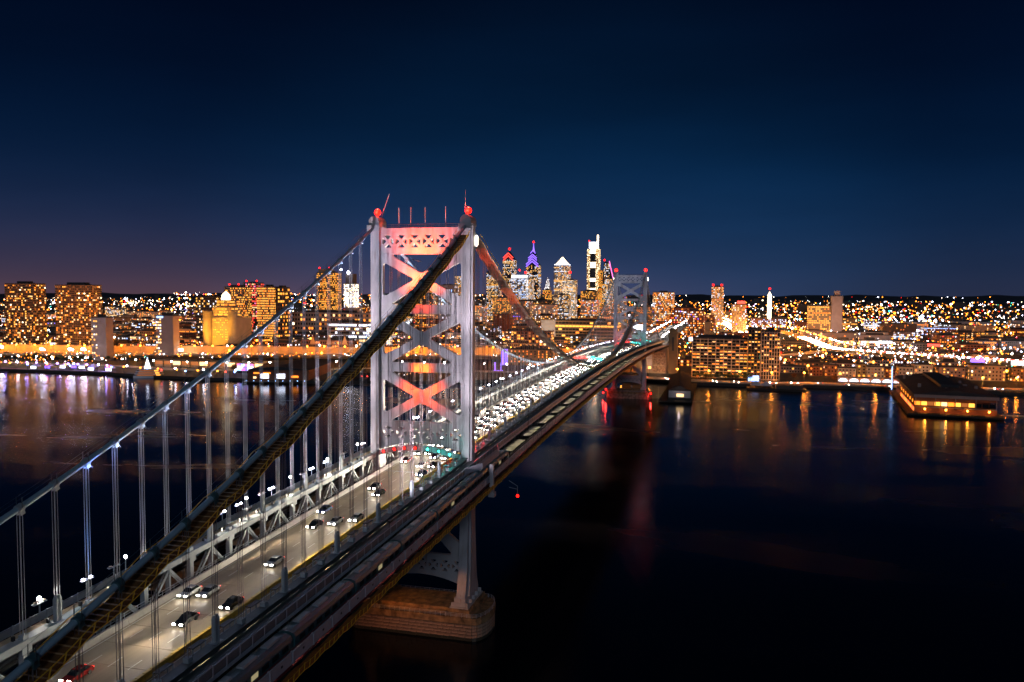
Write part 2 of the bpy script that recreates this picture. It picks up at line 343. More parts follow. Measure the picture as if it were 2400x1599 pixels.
def make_tower(label):
    t = thing('bridge_tower', label, 'bridge tower', (0, 0, 6.4), 'steel towers of the bridge')
    PX = (-.62, .62)
    def pl(name, o, h, m=M['steel'], px=PX):
        ob = bpy.data.objects.new(name, plate_mesh(name, o, h, px[0], px[1], m)); COL.objects.link(ob); ob.parent = t; ob.location = (0, 0, -6.4); return ob
    for s in (1, -1):
        b = MB(); rings = []
        for z, d in LP:
            wy = 1.18+(.12 if z < 30 else 0); cx = .62*d
            rings.append([(-d, -wy, z), (d, -wy, z), (d, wy, z), (cx, wy, z), (cx, wy+.55, z), (-cx, wy+.55, z), (-cx, wy, z), (-d, wy, z)])
        for r0, r1 in zip(rings, rings[1:]):
            for i in range(8):
                j = (i+1) % 8; q = [r0[i], r0[j], r1[j], r1[i]]
                q = [(x, s*(y+13.55), z) for x, y, z in q]; b.poly(q if s > 0 else q[::-1])
        tp = [(x, s*(y+13.55), z) for x, y, z in rings[0]]; b.poly(tp)
        lg = b.build('leg', M['steel'], t)
        bb = MB()      # splice plates across the leg
        for z in (104, 93.5, 83, 72.5, 62, 40, 31, 22):
            d = [a+(b_-a)*(zt-z)/(zt-zb) for (zt, a), (zb, b_) in zip(LP, LP[1:]) if zb <= z <= zt][0]
            bb.box(-d-.03, d+.03, s*13.55-1.33, s*13.55+1.33, z, z+.35)
        bb.build('splice_plate', M['steel'], lg, kind='stuff')
        fb = MB()
        fb.prism([(-6.0, s*13.55-1.4), (6.0, s*13.55-1.4), (6.0, s*13.55+1.9), (-6.0, s*13.55+1.9)], 8.9, 10.95, 0, None)
        for x in (-6.6, -3, 0, 3, 6.2): fb.box(x, x+.25, s*13.55-2.2, s*13.55+2.6, 8.6, 9.8)
        fb.box(-7, 7, s*13.55-2.5, s*13.55+2.9, 8.3, 8.7); fb.build('base_plate', M['rusty'], lg)
        sad = MB(); hp = []
        n = 12
        for i in range(n+1):
            a = math.pi*i/n; hp.append((s*13.55+1.55*math.cos(a), 115.2+1.7*math.sin(a)))
        hp += [(s*13.55-1.55, 113.9), (s*13.55+1.55, 113.9)]
        b0 = len(sad.v); m_ = len(hp)
        sad.v += [(-2.6, y, z) for y, z in hp]+[(2.6, y, z) for y, z in hp]
        for i in range(m_): sad.f.append((b0+i, b0+(i+1) % m_, b0+m_+(i+1) % m_, b0+m_+i)); sad.m.append(0)
        sad.f.append(tuple(range(b0, b0+m_))[::-1]); sad.f.append(tuple(range(b0+m_, b0+2*m_))); sad.m += [0, 0]
        sad.box(-3.1, -2.6, s*13.55-1.9, s*13.55+1.9, 112.6, 114.4); sad.build('saddle_housing', M['steel'], t)
    hz = [(12.6, 115.2)] if 0 else []
    o = [(-12.4, 106.5), (12.4, 106.5), (12.4, 115.0), (11.7, 114.1), (10.6, 113.6), (-10.6, 113.6), (-11.7, 114.1), (-12.4, 115.0)]
    hs = []
    for i in range(6): hs += tri_holes(-10.15+4.06*i, 108.1, 111.6, 1.65)
    pl('top_portal', o, hs)
    pl('bracing_panel', [(-12.4, 91.6), (12.4, 91.6), (12.4, 106.45), (-12.4, 106.45)], xpanel(92.0, 106.2))
    pl('strut', [(-12.4, 89.7), (12.4, 89.7), (12.4, 91.55), (-12.4, 91.55)], [])
    pl('bracing_panel', [(-12.4, 75.2), (12.4, 75.2), (12.4, 89.65), (-12.4, 89.65)], xpanel(75.5, 89.4))
    pl('strut', [(-12.4, 73.2), (12.4, 73.2), (12.4, 75.15), (-12.4, 75.15)], [])
    pl('bracing_panel', [(-12.4, 58.4), (12.4, 58.4), (12.4, 73.15), (-12.4, 73.15)], xpanel(58.7, 72.9))
    hs = []
    for i in range(6): hs += tri_holes(-10.15+4.06*i, 53.8, 56.9, 1.6)
    arch = [(12.4-24.8*i/16, 50.4+2.3*(1-((i-8)/8)**2)) for i in range(17)]
    pl('lower_portal', [(-12.4, 58.35), (12.4, 58.35)]+arch, hs)
    pl('bracing_panel', [(-12.35, 20.7), (12.35, 20.7), (12.35, 44), (-12.35, 44)], xpanel(21.0, 43.6), M['rusty'])
    hs = []
    for i in range(7): hs += tri_holes(-10.6+3.53*i, 16.2, 19.3, 1.4)
    arch = [(12.35, 9.2)]+[(10.9-21.8*i/16, 12.9+1.9*(1-((i-8)/8)**2)) for i in range(17)]+[(-12.35, 9.2)]
    pl('base_portal', [(-12.35, 20.65), (12.35, 20.65)]+arch, hs, M['rusty'])
    rl = MB()
    for z in (114.1, 114.6): rl.tube([(-.55, -11, z), (-.55, 11, z)], .035, 5); rl.tube([(.55, -11, z), (.55, 11, z)], .035, 5)
    for i in range(12):
        for x in (-.55, .55): rl.tube([(x, -11+2*i, 113.6), (x, -11+2*i, 114.6)], .03, 4)
    rl.build('top_railing', M['steel_dark'], t)
    return t
tower = make_tower('large steel bridge tower lit pink and orange, straddling the traffic')
tower2 = dup(tower, (533.4, 0, 6.4), 'small unlit grey steel bridge tower at the city end of the span')

def beacon(x, y, z, label):
    t = thing('aircraft_beacon', label, 'beacon light', (x, y, z), 'red aircraft beacons on the tower tops')
    b = MB(); b.tube([(x, y, z), (x, y, z+.7)], [.55, .4], 10); b.build('pedestal', M['steel_dark'], t)
    c = MB(); c.ball((x, y, z+1.45), .95 if x < 9 else 1.45, 0, (1, 1, 1), 14, 9); c.build('lens', E_['red'], t, True)
    k = MB(); k.tube([(x, y, z+2.25), (x, y, z+2.5)], [.5, .12], 8); k.build('cap', M['steel_dark'], t)
    lamp('beacon_glow', 'POINT', (x, y, z+2.9), 1500, (1, .05, .03), t, .3); lamp('beacon_glow', 'POINT', (x-1.6, y, z+1.4), 1200, (1, .05, .03), t, .3)
beacon(0, 13.55, 116.7, 'red beacon on the lit tower, above the cable without a catwalk')
beacon(0, -13.55, 116.7, 'red beacon on the lit tower, above the cable with the catwalk')
beacon(533.4, 13.55, 116.7, 'red beacon on the grey tower, above its brightly lit cable')
beacon(533.4, -13.55, 116.7, 'red beacon on the grey tower, above its dark brown cable')
def whip(x, y, z0, top, lean, label):
    t = thing('whip_antenna', label, 'antenna', (x, y, z0), 'antennas on top of the lit tower')
    b = MB(); b.tube([(x, y, z0), (x, y+lean*.25, z0+(top-z0)*.25)], .09, 6); b.build('base', M['steel_dark'], t)
    c = MB(); c.tube([(x, y+lean*.25, z0+(top-z0)*.25), (x, y+lean, top)], .055, 6); c.build('rod', M['white_line'], t)
for y, lb in ((7.2, 'thin white antenna, first of four from the catwalk-free leg'), (3.6, 'thin white antenna, second of four from the catwalk-free leg'), (-.7, 'thin white antenna, third of four along the top beam'), (-6.8, 'thin white antenna standing alone beside the catwalk leg')):
    whip(.4, y, 113.6, 119.4, 0, lb)
whip(.4, 12.4, 117, 123.4, -2.3, 'long slanting white antenna beside a red beacon'); whip(.4, -12.6, 117, 124, 0, 'long upright white antenna beside a red beacon')
for x0, nm in ((0, 'lit'), (533.4, 'grey')):
    for s, lb in ((1, 'white'), (-1, 'bright')):
        t = thing('niche_lamp', f'tall {lb} wall lamp high on the {nm} tower leg beside the '+('bare cable' if s > 0 else 'catwalk cable'), 'lamp', (x0+1.2, s*15.4, 108))
        b = MB(); b.tube([(x0+1.2, s*15.6, 108.4), (x0+1.2, s*15.6, 108.8), (x0+1.2, s*15.6, 111), (x0+1.2, s*15.6, 111.4)], [.2, .42, .42, .2], 10); b.build('lens', E_['niche'], t, True)
        b = MB(); b.box(x0+1, x0+1.4, s*15.3-.3, s*15.3+.3, 107.6, 108.4); b.build('bracket', M['steel_dark'], t)
# floodlights on short outriggers in front of the lit tower
def flood(x, y, z, aim, power, col, cone, label, par_x=-.6, kind='SPOT'):
    t = thing('tower_floodlight', label, 'floodlight', (x, y, z), 'orange floodlights on the lit tower')
    b = MB(); b.beam((par_x, y, z-.4), (x, y, z-.1), .12, .12); b.build('arm', M['steel'], t)
    b = MB(); b.box(x-.2, x+.2, y-.3, y+.3, z-.25, z-.05); b.build('housing', M['black'], t)
    lamp('beam', kind, (x, y, z+.1), power, col, t, .15, aim, cone, 1)
OR = (1, .06, .008)
flood(-7, 0, 104.5, (0, 0, 109.5), 46000, OR, 128, 'small orange floodlight facing the upper beam of the lit tower')
flood(-7.5, 0, 97, (0, 0, 99.5), 58000, OR, 114, 'small orange floodlight facing the upper cross of the lit tower')
flood(-4, 0, 73.0, (0, 0, 74), 10000, (1, .11, .005), 112, 'small amber floodlight facing the lower strut of the lit tower')
flood(-7.5, 0, 69, (0, 0, 66.5), 58000, OR, 114, 'small orange floodlight facing the lower cross of the lit tower')
flood(-6, 0, 91.4, (0, 0, 91), 4500, OR, 90, 'small orange floodlight facing the upper strut of the lit tower')

# piers ----------------------------------------------------------------------
def outline(hx, hy, rr, n=10):
    pts = [(-hx, -hy)]
    for i in range(1, n): a = math.pi*i/n; pts.append((-hx*math.cos(a), -hy-rr*math.sin(a)))
    pts.append((hx, -hy)); pts.append((hx, hy))
    for i in range(1, n): a = math.pi*i/n; pts.append((hx*math.cos(a), hy+rr*math.sin(a)))
    pts.append((-hx, hy)); return pts
def make_pier(x, label, detail):
    t = thing('bridge_pier', label, 'bridge pier', (x, 0, 0), 'stone piers under the towers')
    sh = lambda p: [(a+x, b) for a, b in p]
    b = MB(); b.prism(sh(outline(7.6, 17.4, 3.3)), -4, 4.6); b.build('core', M['mortar'] if detail else M['stone'], t)
    b = MB(); b.prism(sh(outline(8.25, 17.6, 3.7)), 4.6, 6.4); b.build('coping', M['stone_cap'], t)
    for i, (a, z0, z1) in enumerate(((7.6, 6.4, 7.2), (6.9, 7.2, 7.9))):
        b = MB(); b.prism(sh(outline(a-1.2, 14.5-i*.5, 3.2-i*.4)), z0, z1); b.build('step', M['stone_cap'], t)
    for s in (1, -1):
        b = MB(); b.box(x-8, x+8, s*13.55-3.6, s*13.55+4, 6.4, 7.5); b.box(x-7.5, x+7.5, s*13.55-3, s*13.55+3.4, 7.5, 8.3); b.build('leg_plinth', M['stone_cap'], t)
    o = sh(outline(8.0, 17.5, 3.5)); rl = MB()
    for z in (6.75, 7.1, 7.5): rl.tube([(a, c, z) for a, c in o]+[(o[0][0], o[0][1], z)], .05, 5)
    n_ = 0
    for (ax, ay), (bx, by) in zip(o, o[1:]+o[:1]):
        d = math.hypot(bx-ax, by-ay); k = max(1, int(d/1.5))
        for i in range(k): px, py = ax+(bx-ax)*i/k, ay+(by-ay)*i/k; rl.box(px-.05, px+.05, py-.05, py+.05, 6.4, 7.55)
    rl.build('railing', M['steel'], t)
    if detail:
        u = MB(); u.box(-.5, .5, -.5, .5, -.5, .5); me = u.build('stone_block', M['stone']); dry = me.data; bpy.data.objects.remove(me); wet = dry.copy(); wet.materials.clear(); wet.materials.append(M['wet_stone'])
        for c in range(5):
            z = .35+c*.92; mesh = wet if c == 0 else dry; y = -17.4
            while y < 17.3:
                l = rnd.uniform(1.3, 2.9); l = min(l, 17.4-y); p = rnd.uniform(0, .16)
                inst('stone_block', mesh, t, (-7.75-p, y+l/2, z), (.5, max(.2, l-.12), .80)); y += l
            n = 9
            for i in range(n):
                a0, a1 = math.pi*i/n, math.pi*(i+1)/n; am = (a0+a1)/2
                px, py = -7.75*math.cos(am), -17.4-3.4*math.sin(am)
                dx, dy = 7.75*(math.cos(a1)-math.cos(a0)), 3.4*(math.sin(a1)-math.sin(a0))
                inst('stone_block', mesh, t, (px, py, z), (math.hypot(dx, dy)-.07, .5+rnd.uniform(0, .1), .80), (0, 0, math.atan2(-dy, -dx)))
    return t
make_pier(0, 'large stone bridge pier with railed top under the lit tower', True)
make_pier(533.4, 'small dark stone bridge pier edged with red lights under the grey tower', False)
for i, (y, z, lb) in enumerate(((20.5, 7.8, 'red marker lamp on the bank-side end of the small dark pier'), (23, 4.5, 'red marker lamp just above the water beside the small pier'), (-20.6, 5.2, 'red marker lamp on the river end of the small dark pier'))):
    t = thing('marker_lamp', lb, 'marker lamp', (525, y, z), 'red lamps on the small pier')
    b = MB(); b.tube([(525, y, z-3), (525, y, z)], .15, 6); b.build('post', M['black'], t); b = MB(); b.ball((525, y, z+.5), .75); b.build('lens', E_['red'], t); lamp('glow', 'POINT', (524, y, z+.5), 2500, (1, .03, .02), t, .4)
t = thing('marker_lamp', 'single red marker lamp hanging under the bridge just past the lit tower', 'marker lamp', (10, -25.6, 37))
b = MB(); b.ball((10, -25.6, 36.6), .42); b.build('lens', E_['red'], t); b = MB(); b.beam((10, -23, 41), (10, -25.6, 39.5), .12, .12); b.beam((10, -25.6, 39.5), (10, -25.6, 37), .1, .1); b.beam((10, -23, 39), (10, -25.6, 38.6), .1, .1); b.build('bracket', M['steel'], t)

# main cables, bands, suspenders --------------------------------------------------
u = MB()
for dx in (-.22, .22):
    for dy in (-.28, .28): u.tube([(dx, dy, 0), (dx, dy, 1)], .044, 6, cap=False)
so_ = u.build('suspender', M['rope']); SUS = so_.data; bpy.data.objects.remove(so_)
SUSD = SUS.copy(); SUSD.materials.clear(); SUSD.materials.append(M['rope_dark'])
u = MB(); u.tube([(-.55, 0, 0), (-.5, 0, 0), (.5, 0, 0), (.55, 0, 0)], [.47, .55, .55, .47], 12)
for s in (-.35, .35): u.tube([(s-.08, 0, 0), (s+.08, 0, 0)], .62, 12)
for s in (1, -1): u.box(-.4, .4, s*.30-.06, s*.30+.06, -1.0, -.2)
so_ = u.build('cable_band', M['band']); BAND = so_.data; bpy.data.objects.remove(so_)
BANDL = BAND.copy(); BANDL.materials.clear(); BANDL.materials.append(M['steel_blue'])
u = MB()
for dx in (-.34, .34): u.tube([(dx, 0, 0), (dx, 0, 3.4), (dx, 0, 3.9)], [.36, .36, .18], 10)
u.box(-.9, .9, -.7, .7, -.12, .06); u.box(-.05, .05, -.3, .3, 0, 3.3)
so_ = u.build('rope_socket', M['steel_blue']); SOCK = so_.data; bpy.data.objects.remove(so_)
u = MB(); u.box(-.45, .45, -.45, .45, -.05, .7)
so_ = u.build('rope_anchor', M['steel_blue']); ANCH = so_.data; bpy.data.objects.remove(so_)
for s, lb in ((1, 'thick bare suspension cable lit from below with bluish white light'), (-1, 'thick suspension cable with a brown catwalk hung beneath it')):
    y = s*13.55
    t = thing('main_cable', lb, 'suspension cable', (-200, y, 43), 'main cables of the bridge')
    for a, b_, st in ((-232, -2.6, 3.1), (2.6, 530.8, 6.2), (536, 745, 6.2)):
        n = int((b_-a)/st); c = MB(); c.tube([(a+(b_-a)*i/n, y, cable_z(a+(b_-a)*i/n)) for i in range(n+1)], .44, 14)
        c.build('cable', M['cable'], t, True)
    c = MB(); c.tube([(-2.6, y, cable_z(-2.6)), (0, y, 115.2), (2.6, y, cable_z(2.6))], .44, 12); c.build('cable', M['cable'], t)
    k = 0
    for x in SIDE+MAIN+FAR:
        z = cable_z(x); bot = chord(x)+.05; k += 1
        sl = math.atan((cable_z(x+.5)-cable_z(x-.5)))
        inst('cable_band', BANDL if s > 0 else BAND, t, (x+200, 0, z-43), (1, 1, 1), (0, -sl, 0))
        i3 = round((x+42.2)/P) if x < 0 else round((x-21.8)/P)
        big = i3 % 3 == 0
        z0 = bot+(3.7 if big else .4)
        if z-.9-z0 > .4:
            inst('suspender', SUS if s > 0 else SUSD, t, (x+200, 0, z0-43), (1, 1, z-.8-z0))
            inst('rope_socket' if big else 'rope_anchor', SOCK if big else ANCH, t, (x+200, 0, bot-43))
    hr = MB()                                                     # hand ropes above the cable with stanchions
    for dy in (-.5, .5):
        for rng in ([-210+P*i for i in range(34)], [6.2*i+3 for i in range(86)]):
            hr.tube([(x, y+dy, cable_z(x)+1.5) for x in rng], .025, 4)
    hr.build('hand_rope', M['steel_dark'], t)
    st = MB()
    for x in SIDE+MAIN:
        for dy in (-.5, .5): st.box(x-.035, x+.035, y+dy-.035, y+dy+.035, cable_z(x)+.1, cable_z(x)+1.6)
    st.build('stanchion', M['steel_dark'], t, kind='stuff')

# catwalks under the near cable
def catwalk(x0, x1, label, floor_m, posts):
    y = -13.55
    t = thing('catwalk', label, 'catwalk', (x0, y, cable_z(x0)-2), 'catwalks under the cable')
    n = int((x1-x0)/1.03); zz = []
    for i in range(n+1):
        x = x0+(x1-x0)*i/n; f = ((x-SIDE[0])/P) % 2/2 if x < 0 else ((x-MAIN[0])/P) % 2/2
        zz.append((x, cable_z(x)-1.55-.55*math.sin(math.pi*f)))
    m = MB()
    for (xa, za), (xb, zb) in zip(zz, zz[1:]):
        m.hexa([(xa, y-1.75, za), (xb, y-1.75, zb), (xb, y+1.5, zb), (xa, y+1.5, za), (xa, y-1.75, za+.05), (xb, y-1.75, zb+.05), (xb, y+1.5, zb+.05), (xa, y+1.5, za+.05)])
    m.build('mesh_floor', floor_m, t)
    um = MB(); um.box(-.09, .09, -1.7, 1.5, 0, .10); o_ = um.build('cross_bar', M['slat']); bar = o_.data; bpy.data.objects.remove(o_)
    up = MB(); up.beam((0, 0, 0), (.12, -.25, 1.25), .13, .13); o_ = up.build('post', M['yellow_post']); post = o_.data; bpy.data.objects.remove(o_)
    o = wloc(t); nb = 0
    for i, (x, z) in enumerate(zz):
        if nb < 290: inst('cross_bar', bar, t, (x-o.x, 0, z+.06-o.z)); nb += 1
        if posts and i % 2 == 0: inst('post', post, t, (x-o.x, -1.7, z-o.z)); inst('post', post, t, (x-o.x, 1.5, z-o.z))
    e = MB()
    for dy, dz in ((-1.8, .06), (-1.95, 1.2), (1.5, .1), (1.7, 1.2)): e.tube([(x, y+dy, z+dz) for x, z in zz], .06, 5)
    e.build('edge_rope', M['yellow_post'], t)
    if posts:
        nt_ = MB()
        for (xa, za), (xb, zb) in zip(zz[::2], zz[2::2]): nt_.poly([(xa, y-1.78, za), (xb, y-1.78, zb), (xb, y-1.93, zb+1.0), (xa, y-1.93, za+1.0)])
        nm = nt_.build('side_net', M['net_mesh'], t)
def netmat():
    m = bpy.data.materials.new('see_through_net'); m.use_nodes = True; t = m.node_tree; b = t.nodes['Principled BSDF']
    b.inputs['Base Color'].default_value = (.30, .11, .02, 1); b.inputs['Roughness'].default_value = .9
    c = t.nodes.new('ShaderNodeTexCoord'); w_ = t.nodes.new('ShaderNodeTexChecker'); w_.inputs['Scale'].default_value = 14
    t.links.new(c.outputs['Object'], w_.inputs['Vector'])
    r = t.nodes.new('ShaderNodeMapRange'); r.inputs['To Min'].default_value = .12; r.inputs['To Max'].default_value = .55; t.links.new(w_.outputs['Fac'], r.inputs['Value']); t.links.new(r.outputs[0], b.inputs['Alpha'])
    return m
M['net_mesh'] = netmat()
catwalk(-170, -5, 'brown mesh catwalk with yellow posts under the cable running down to the road', M['net_brown'], True)
catwalk(5, 420, 'pale planked catwalk under the sagging cable beyond the lit tower', M['plank'], False)
t = thing('catwalk_floodlight', 'small orange floodlight colouring the pale catwalk and nearby ropes', 'floodlight', (46, -20, 56)); b = MB(); b.box(45.8, 46.2, -20.2, -19.8, 56, 56.4); b.build('housing', M['black'], t); b = MB(); b.tube([(46, -20, 49), (46, -20, 56)], .08, 6); b.build('post', M['black'], t)
lamp('beam', 'SPOT', (46, -19.6, 57), 50000, (1, .15, .02), t, .2, (46, -13.55, 94), 22, .3)

# stiffening trusses -----------------------------------------------------------------
for s, lb in ((1, 'pale stiffening truss on the traffic headlight side with walkway lamps'), (-1, 'dark stiffening truss between the road and the train track')):
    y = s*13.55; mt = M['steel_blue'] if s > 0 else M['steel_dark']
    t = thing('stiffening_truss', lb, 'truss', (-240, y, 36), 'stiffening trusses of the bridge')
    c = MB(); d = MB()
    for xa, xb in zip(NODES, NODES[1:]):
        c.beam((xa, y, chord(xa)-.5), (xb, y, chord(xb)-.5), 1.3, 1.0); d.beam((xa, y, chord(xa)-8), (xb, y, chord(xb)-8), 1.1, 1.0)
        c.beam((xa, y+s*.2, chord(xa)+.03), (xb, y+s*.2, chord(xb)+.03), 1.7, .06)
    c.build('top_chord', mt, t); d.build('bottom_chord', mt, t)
    near = [x for x in NODES if -170 < x < 270]; nn = 0; rest = MB()
    def member(nm, x, f):
        if -170 < x < 270: bb = MB(); f(bb); bb.build(nm, mt, t)
        else: f(rest)
    for i, x in enumerate(NODES[:-1]):
        z = chord(x); wide = .95 if i % 2 else .42
        member('post', x, lambda q: (q.box(x-wide/2, x+wide/2, y-.45, y+.45, z-7.6, z-.99), q.box(x-wide*.9, x+wide*.9, y-s*.62-.06, y-s*.62+.06, z-1.9, z-.8) if i % 2 else None))
        xb = NODES[i+1]; zb = chord(xb)
        pa, pb = ((x, y, z-1.2), (xb, y, zb-7.6)) if i % 2 == 0 else ((x, y, z-7.6), (xb, y, zb-1.2))
        def diag(q):
            for dy in (-.34, .34): q.beam((pa[0], y+dy, pa[2]), (pb[0], y+dy, pb[2]), .08, .5, side=(0, 1, 0))
            for k in range(7):
                f0, f1 = (k+.1)/7.2, (k+1)/7.2
                A, B = Vector(pa).lerp(Vector(pb), f0), Vector(pa).lerp(Vector(pb), f1)
                sg = 1 if k % 2 else -1; q.beam((A.x, y+sg*.3, A.z), (B.x, y-sg*.3, B.z), .06, .12)
        member('diagonal', x, diag)
    rest.build('far_member', mt, t, kind='stuff')
    if s < 0:      # light frames on the inner side of the chord
        um = MB(); um.box(-1.5, 1.5, -.5, .5, 0, .12, 0)
        for a in (-1.4, 1.4): um.box(a-.06, a+.06, -.45, -.35, -1.5, 0, 1); um.box(a-.06, a+.06, .35, .45, -1.5, 0, 1)
        um.box(-1.3, 1.3, -.42, .42, -1.3, -1.2, 1); o_ = um.build('bracket', [M['black'], M['steel_blue']]); me = o_.data; bpy.data.objects.remove(o_)
        o = wloc(t)
        for k in range(60):
            x = -168+7*k; inst('bracket', me, t, (x-o.x, 1.35, chord(x)+.55-o.z))
    else:          # stiff plates at the deck rail
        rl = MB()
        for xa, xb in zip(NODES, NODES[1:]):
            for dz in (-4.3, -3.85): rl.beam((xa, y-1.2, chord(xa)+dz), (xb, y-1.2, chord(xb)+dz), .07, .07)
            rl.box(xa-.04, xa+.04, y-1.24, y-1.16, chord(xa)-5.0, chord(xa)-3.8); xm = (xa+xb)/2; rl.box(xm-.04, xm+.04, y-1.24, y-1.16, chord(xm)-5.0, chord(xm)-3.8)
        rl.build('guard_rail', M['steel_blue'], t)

# road deck ---------------------------------------------------------------------------
RD = 5.6
deck = bpy.data.objects.new('bridge_deck', None); COL.objects.link(deck); deck['kind'] = 'structure'
def strip(xa, xb, y0, y1, dz, th=None):
    q = MB(); za, zb = chord(xa)+dz, chord(xb)+dz
    q.hexa([(xa, y0, za-th), (xb, y0, zb-th), (xb, y1, zb-th), (xa, y1, za-th), (xa, y0, za), (xb, y0, zb), (xb, y1, zb), (xa, y1, za)]); return q
for xa, xb in zip(NODES, NODES[1:]): strip(xa+.03, xb-.03, -12.6, 12.6, -RD, .35).build('road_slab', M['concrete'], deck)
q = MB()
for xa, xb in zip(NODES, NODES[1:]):
    za, zb = chord(xa)-RD-.36, chord(xb)-RD-.36
    q.hexa([(xa, -12.9, za-.3), (xb, -12.9, zb-.3), (xb, 12.9, zb-.3), (xa, 12.9, za-.3), (xa, -12.9, za), (xb, -12.9, zb), (xb, 12.9, zb), (xa, 12.9, za)])
    q.box(xa-.3, xa+.3, -22, 22, za-1.9, za-.31)
q.build('floor_beam', M['joint'], deck)
dash = MB(); LN = ((7.85, 1), (4.35, 1), (.85, 1), (-6.6, 1), (-9.6, 1))
k = 0; dn = 0
while k < 210:
    x = -170+k*4.4*1.0
    for ly, _ in LN:
        xa = x+rnd.uniform(-.1, .1)
        if k % 2 == 0: 
            d1 = MB(); za, zb = chord(xa)-RD+.005, chord(xa+3)-RD+.005
            dd = d1 if x < 60 else dash
            dd.poly([(xa, ly-.08, za), (xa+3, ly-.08, zb), (xa+3, ly+.08, zb), (xa, ly+.08, za)])
            if x < 60: d1.build('lane_dash', M['white_line'], deck)
    k += 1
dash.build('lane_dash', M['white_line'], deck, kind='stuff')
ed = MB()
for ly in (10.95, -2.75, -4.3, -11.9):
    for xa, xb in zip(NODES, NODES[1:]): ed.poly([(xa, ly-.07, chord(xa)-RD+.006), (xb, ly-.07, chord(xb)-RD+.006), (xb, ly+.07, chord(xb)-RD+.006), (xa, ly+.07, chord(xa)-RD+.006)])
ed.build('edge_line', M['white_line'], deck)
# side parapet and movable yellow barrier
for s, nm in ((1, 'pale concrete parapet along the oncoming traffic lanes'), (-1, 'pale concrete parapet below the dark truss')):
    t = thing('road_parapet', nm, 'parapet', (-240, s*11.9, 35), 'road parapets on the bridge'); o = wloc(t)
    for xa, xb in zip(NODES, NODES[1:]):
        za, zb = chord(xa)-RD, chord(xb)-RD; q = MB(); y0, y1 = sorted((s*11.45, s*12.2)); i0, i1 = sorted((s*11.75, s*12.15))
        q.hexa([(xa+.02, y0, za), (xb-.02, y0, zb), (xb-.02, y1, zb), (xa+.02, y1, za), (xa+.02, i0, za+1), (xb-.02, i0, zb+1), (xb-.02, i1, zb+1), (xa+.02, i1, za+1)])
        q.build('parapet_segment', M['barrier'], t)
t = thing('lane_barrier', 'yellow movable barrier dividing the lanes on the bridge road', 'road barrier', (-170, -3.5, 38)); o = wloc(t)
um = MB(); um.prism([(-.74, -.35), (.74, -.35), (.74, .35), (-.74, .35)], 0, .3, 0, [(-.74, -.2), (.74, -.2), (.74, .2), (-.74, .2)]); um.prism([(-.74, -.16), (.74, -.16), (.74, .16), (-.74, .16)], .3, .72); um.prism([(-.74, -.27), (.74, -.27), (.74, .27), (-.74, .27)], .72, .95)
o_ = um.build('barrier_segment', M['yellow']); seg = o_.data; bpy.data.objects.remove(o_); rest = MB(); k = 0; x = -170
while x < 700:
    if k < 290: inst('barrier_segment', seg, t, (x-o.x, 0, chord(x)-RD-o.z))
    else: rest.box(x-1.5, x+1.5, -3.8, -3.2, chord(x)-RD, chord(x)-RD+.95)
    k += 1; x += 1.52 if k < 290 else 3.02
rest.build('far_segment', M['yellow'], t, kind='stuff')

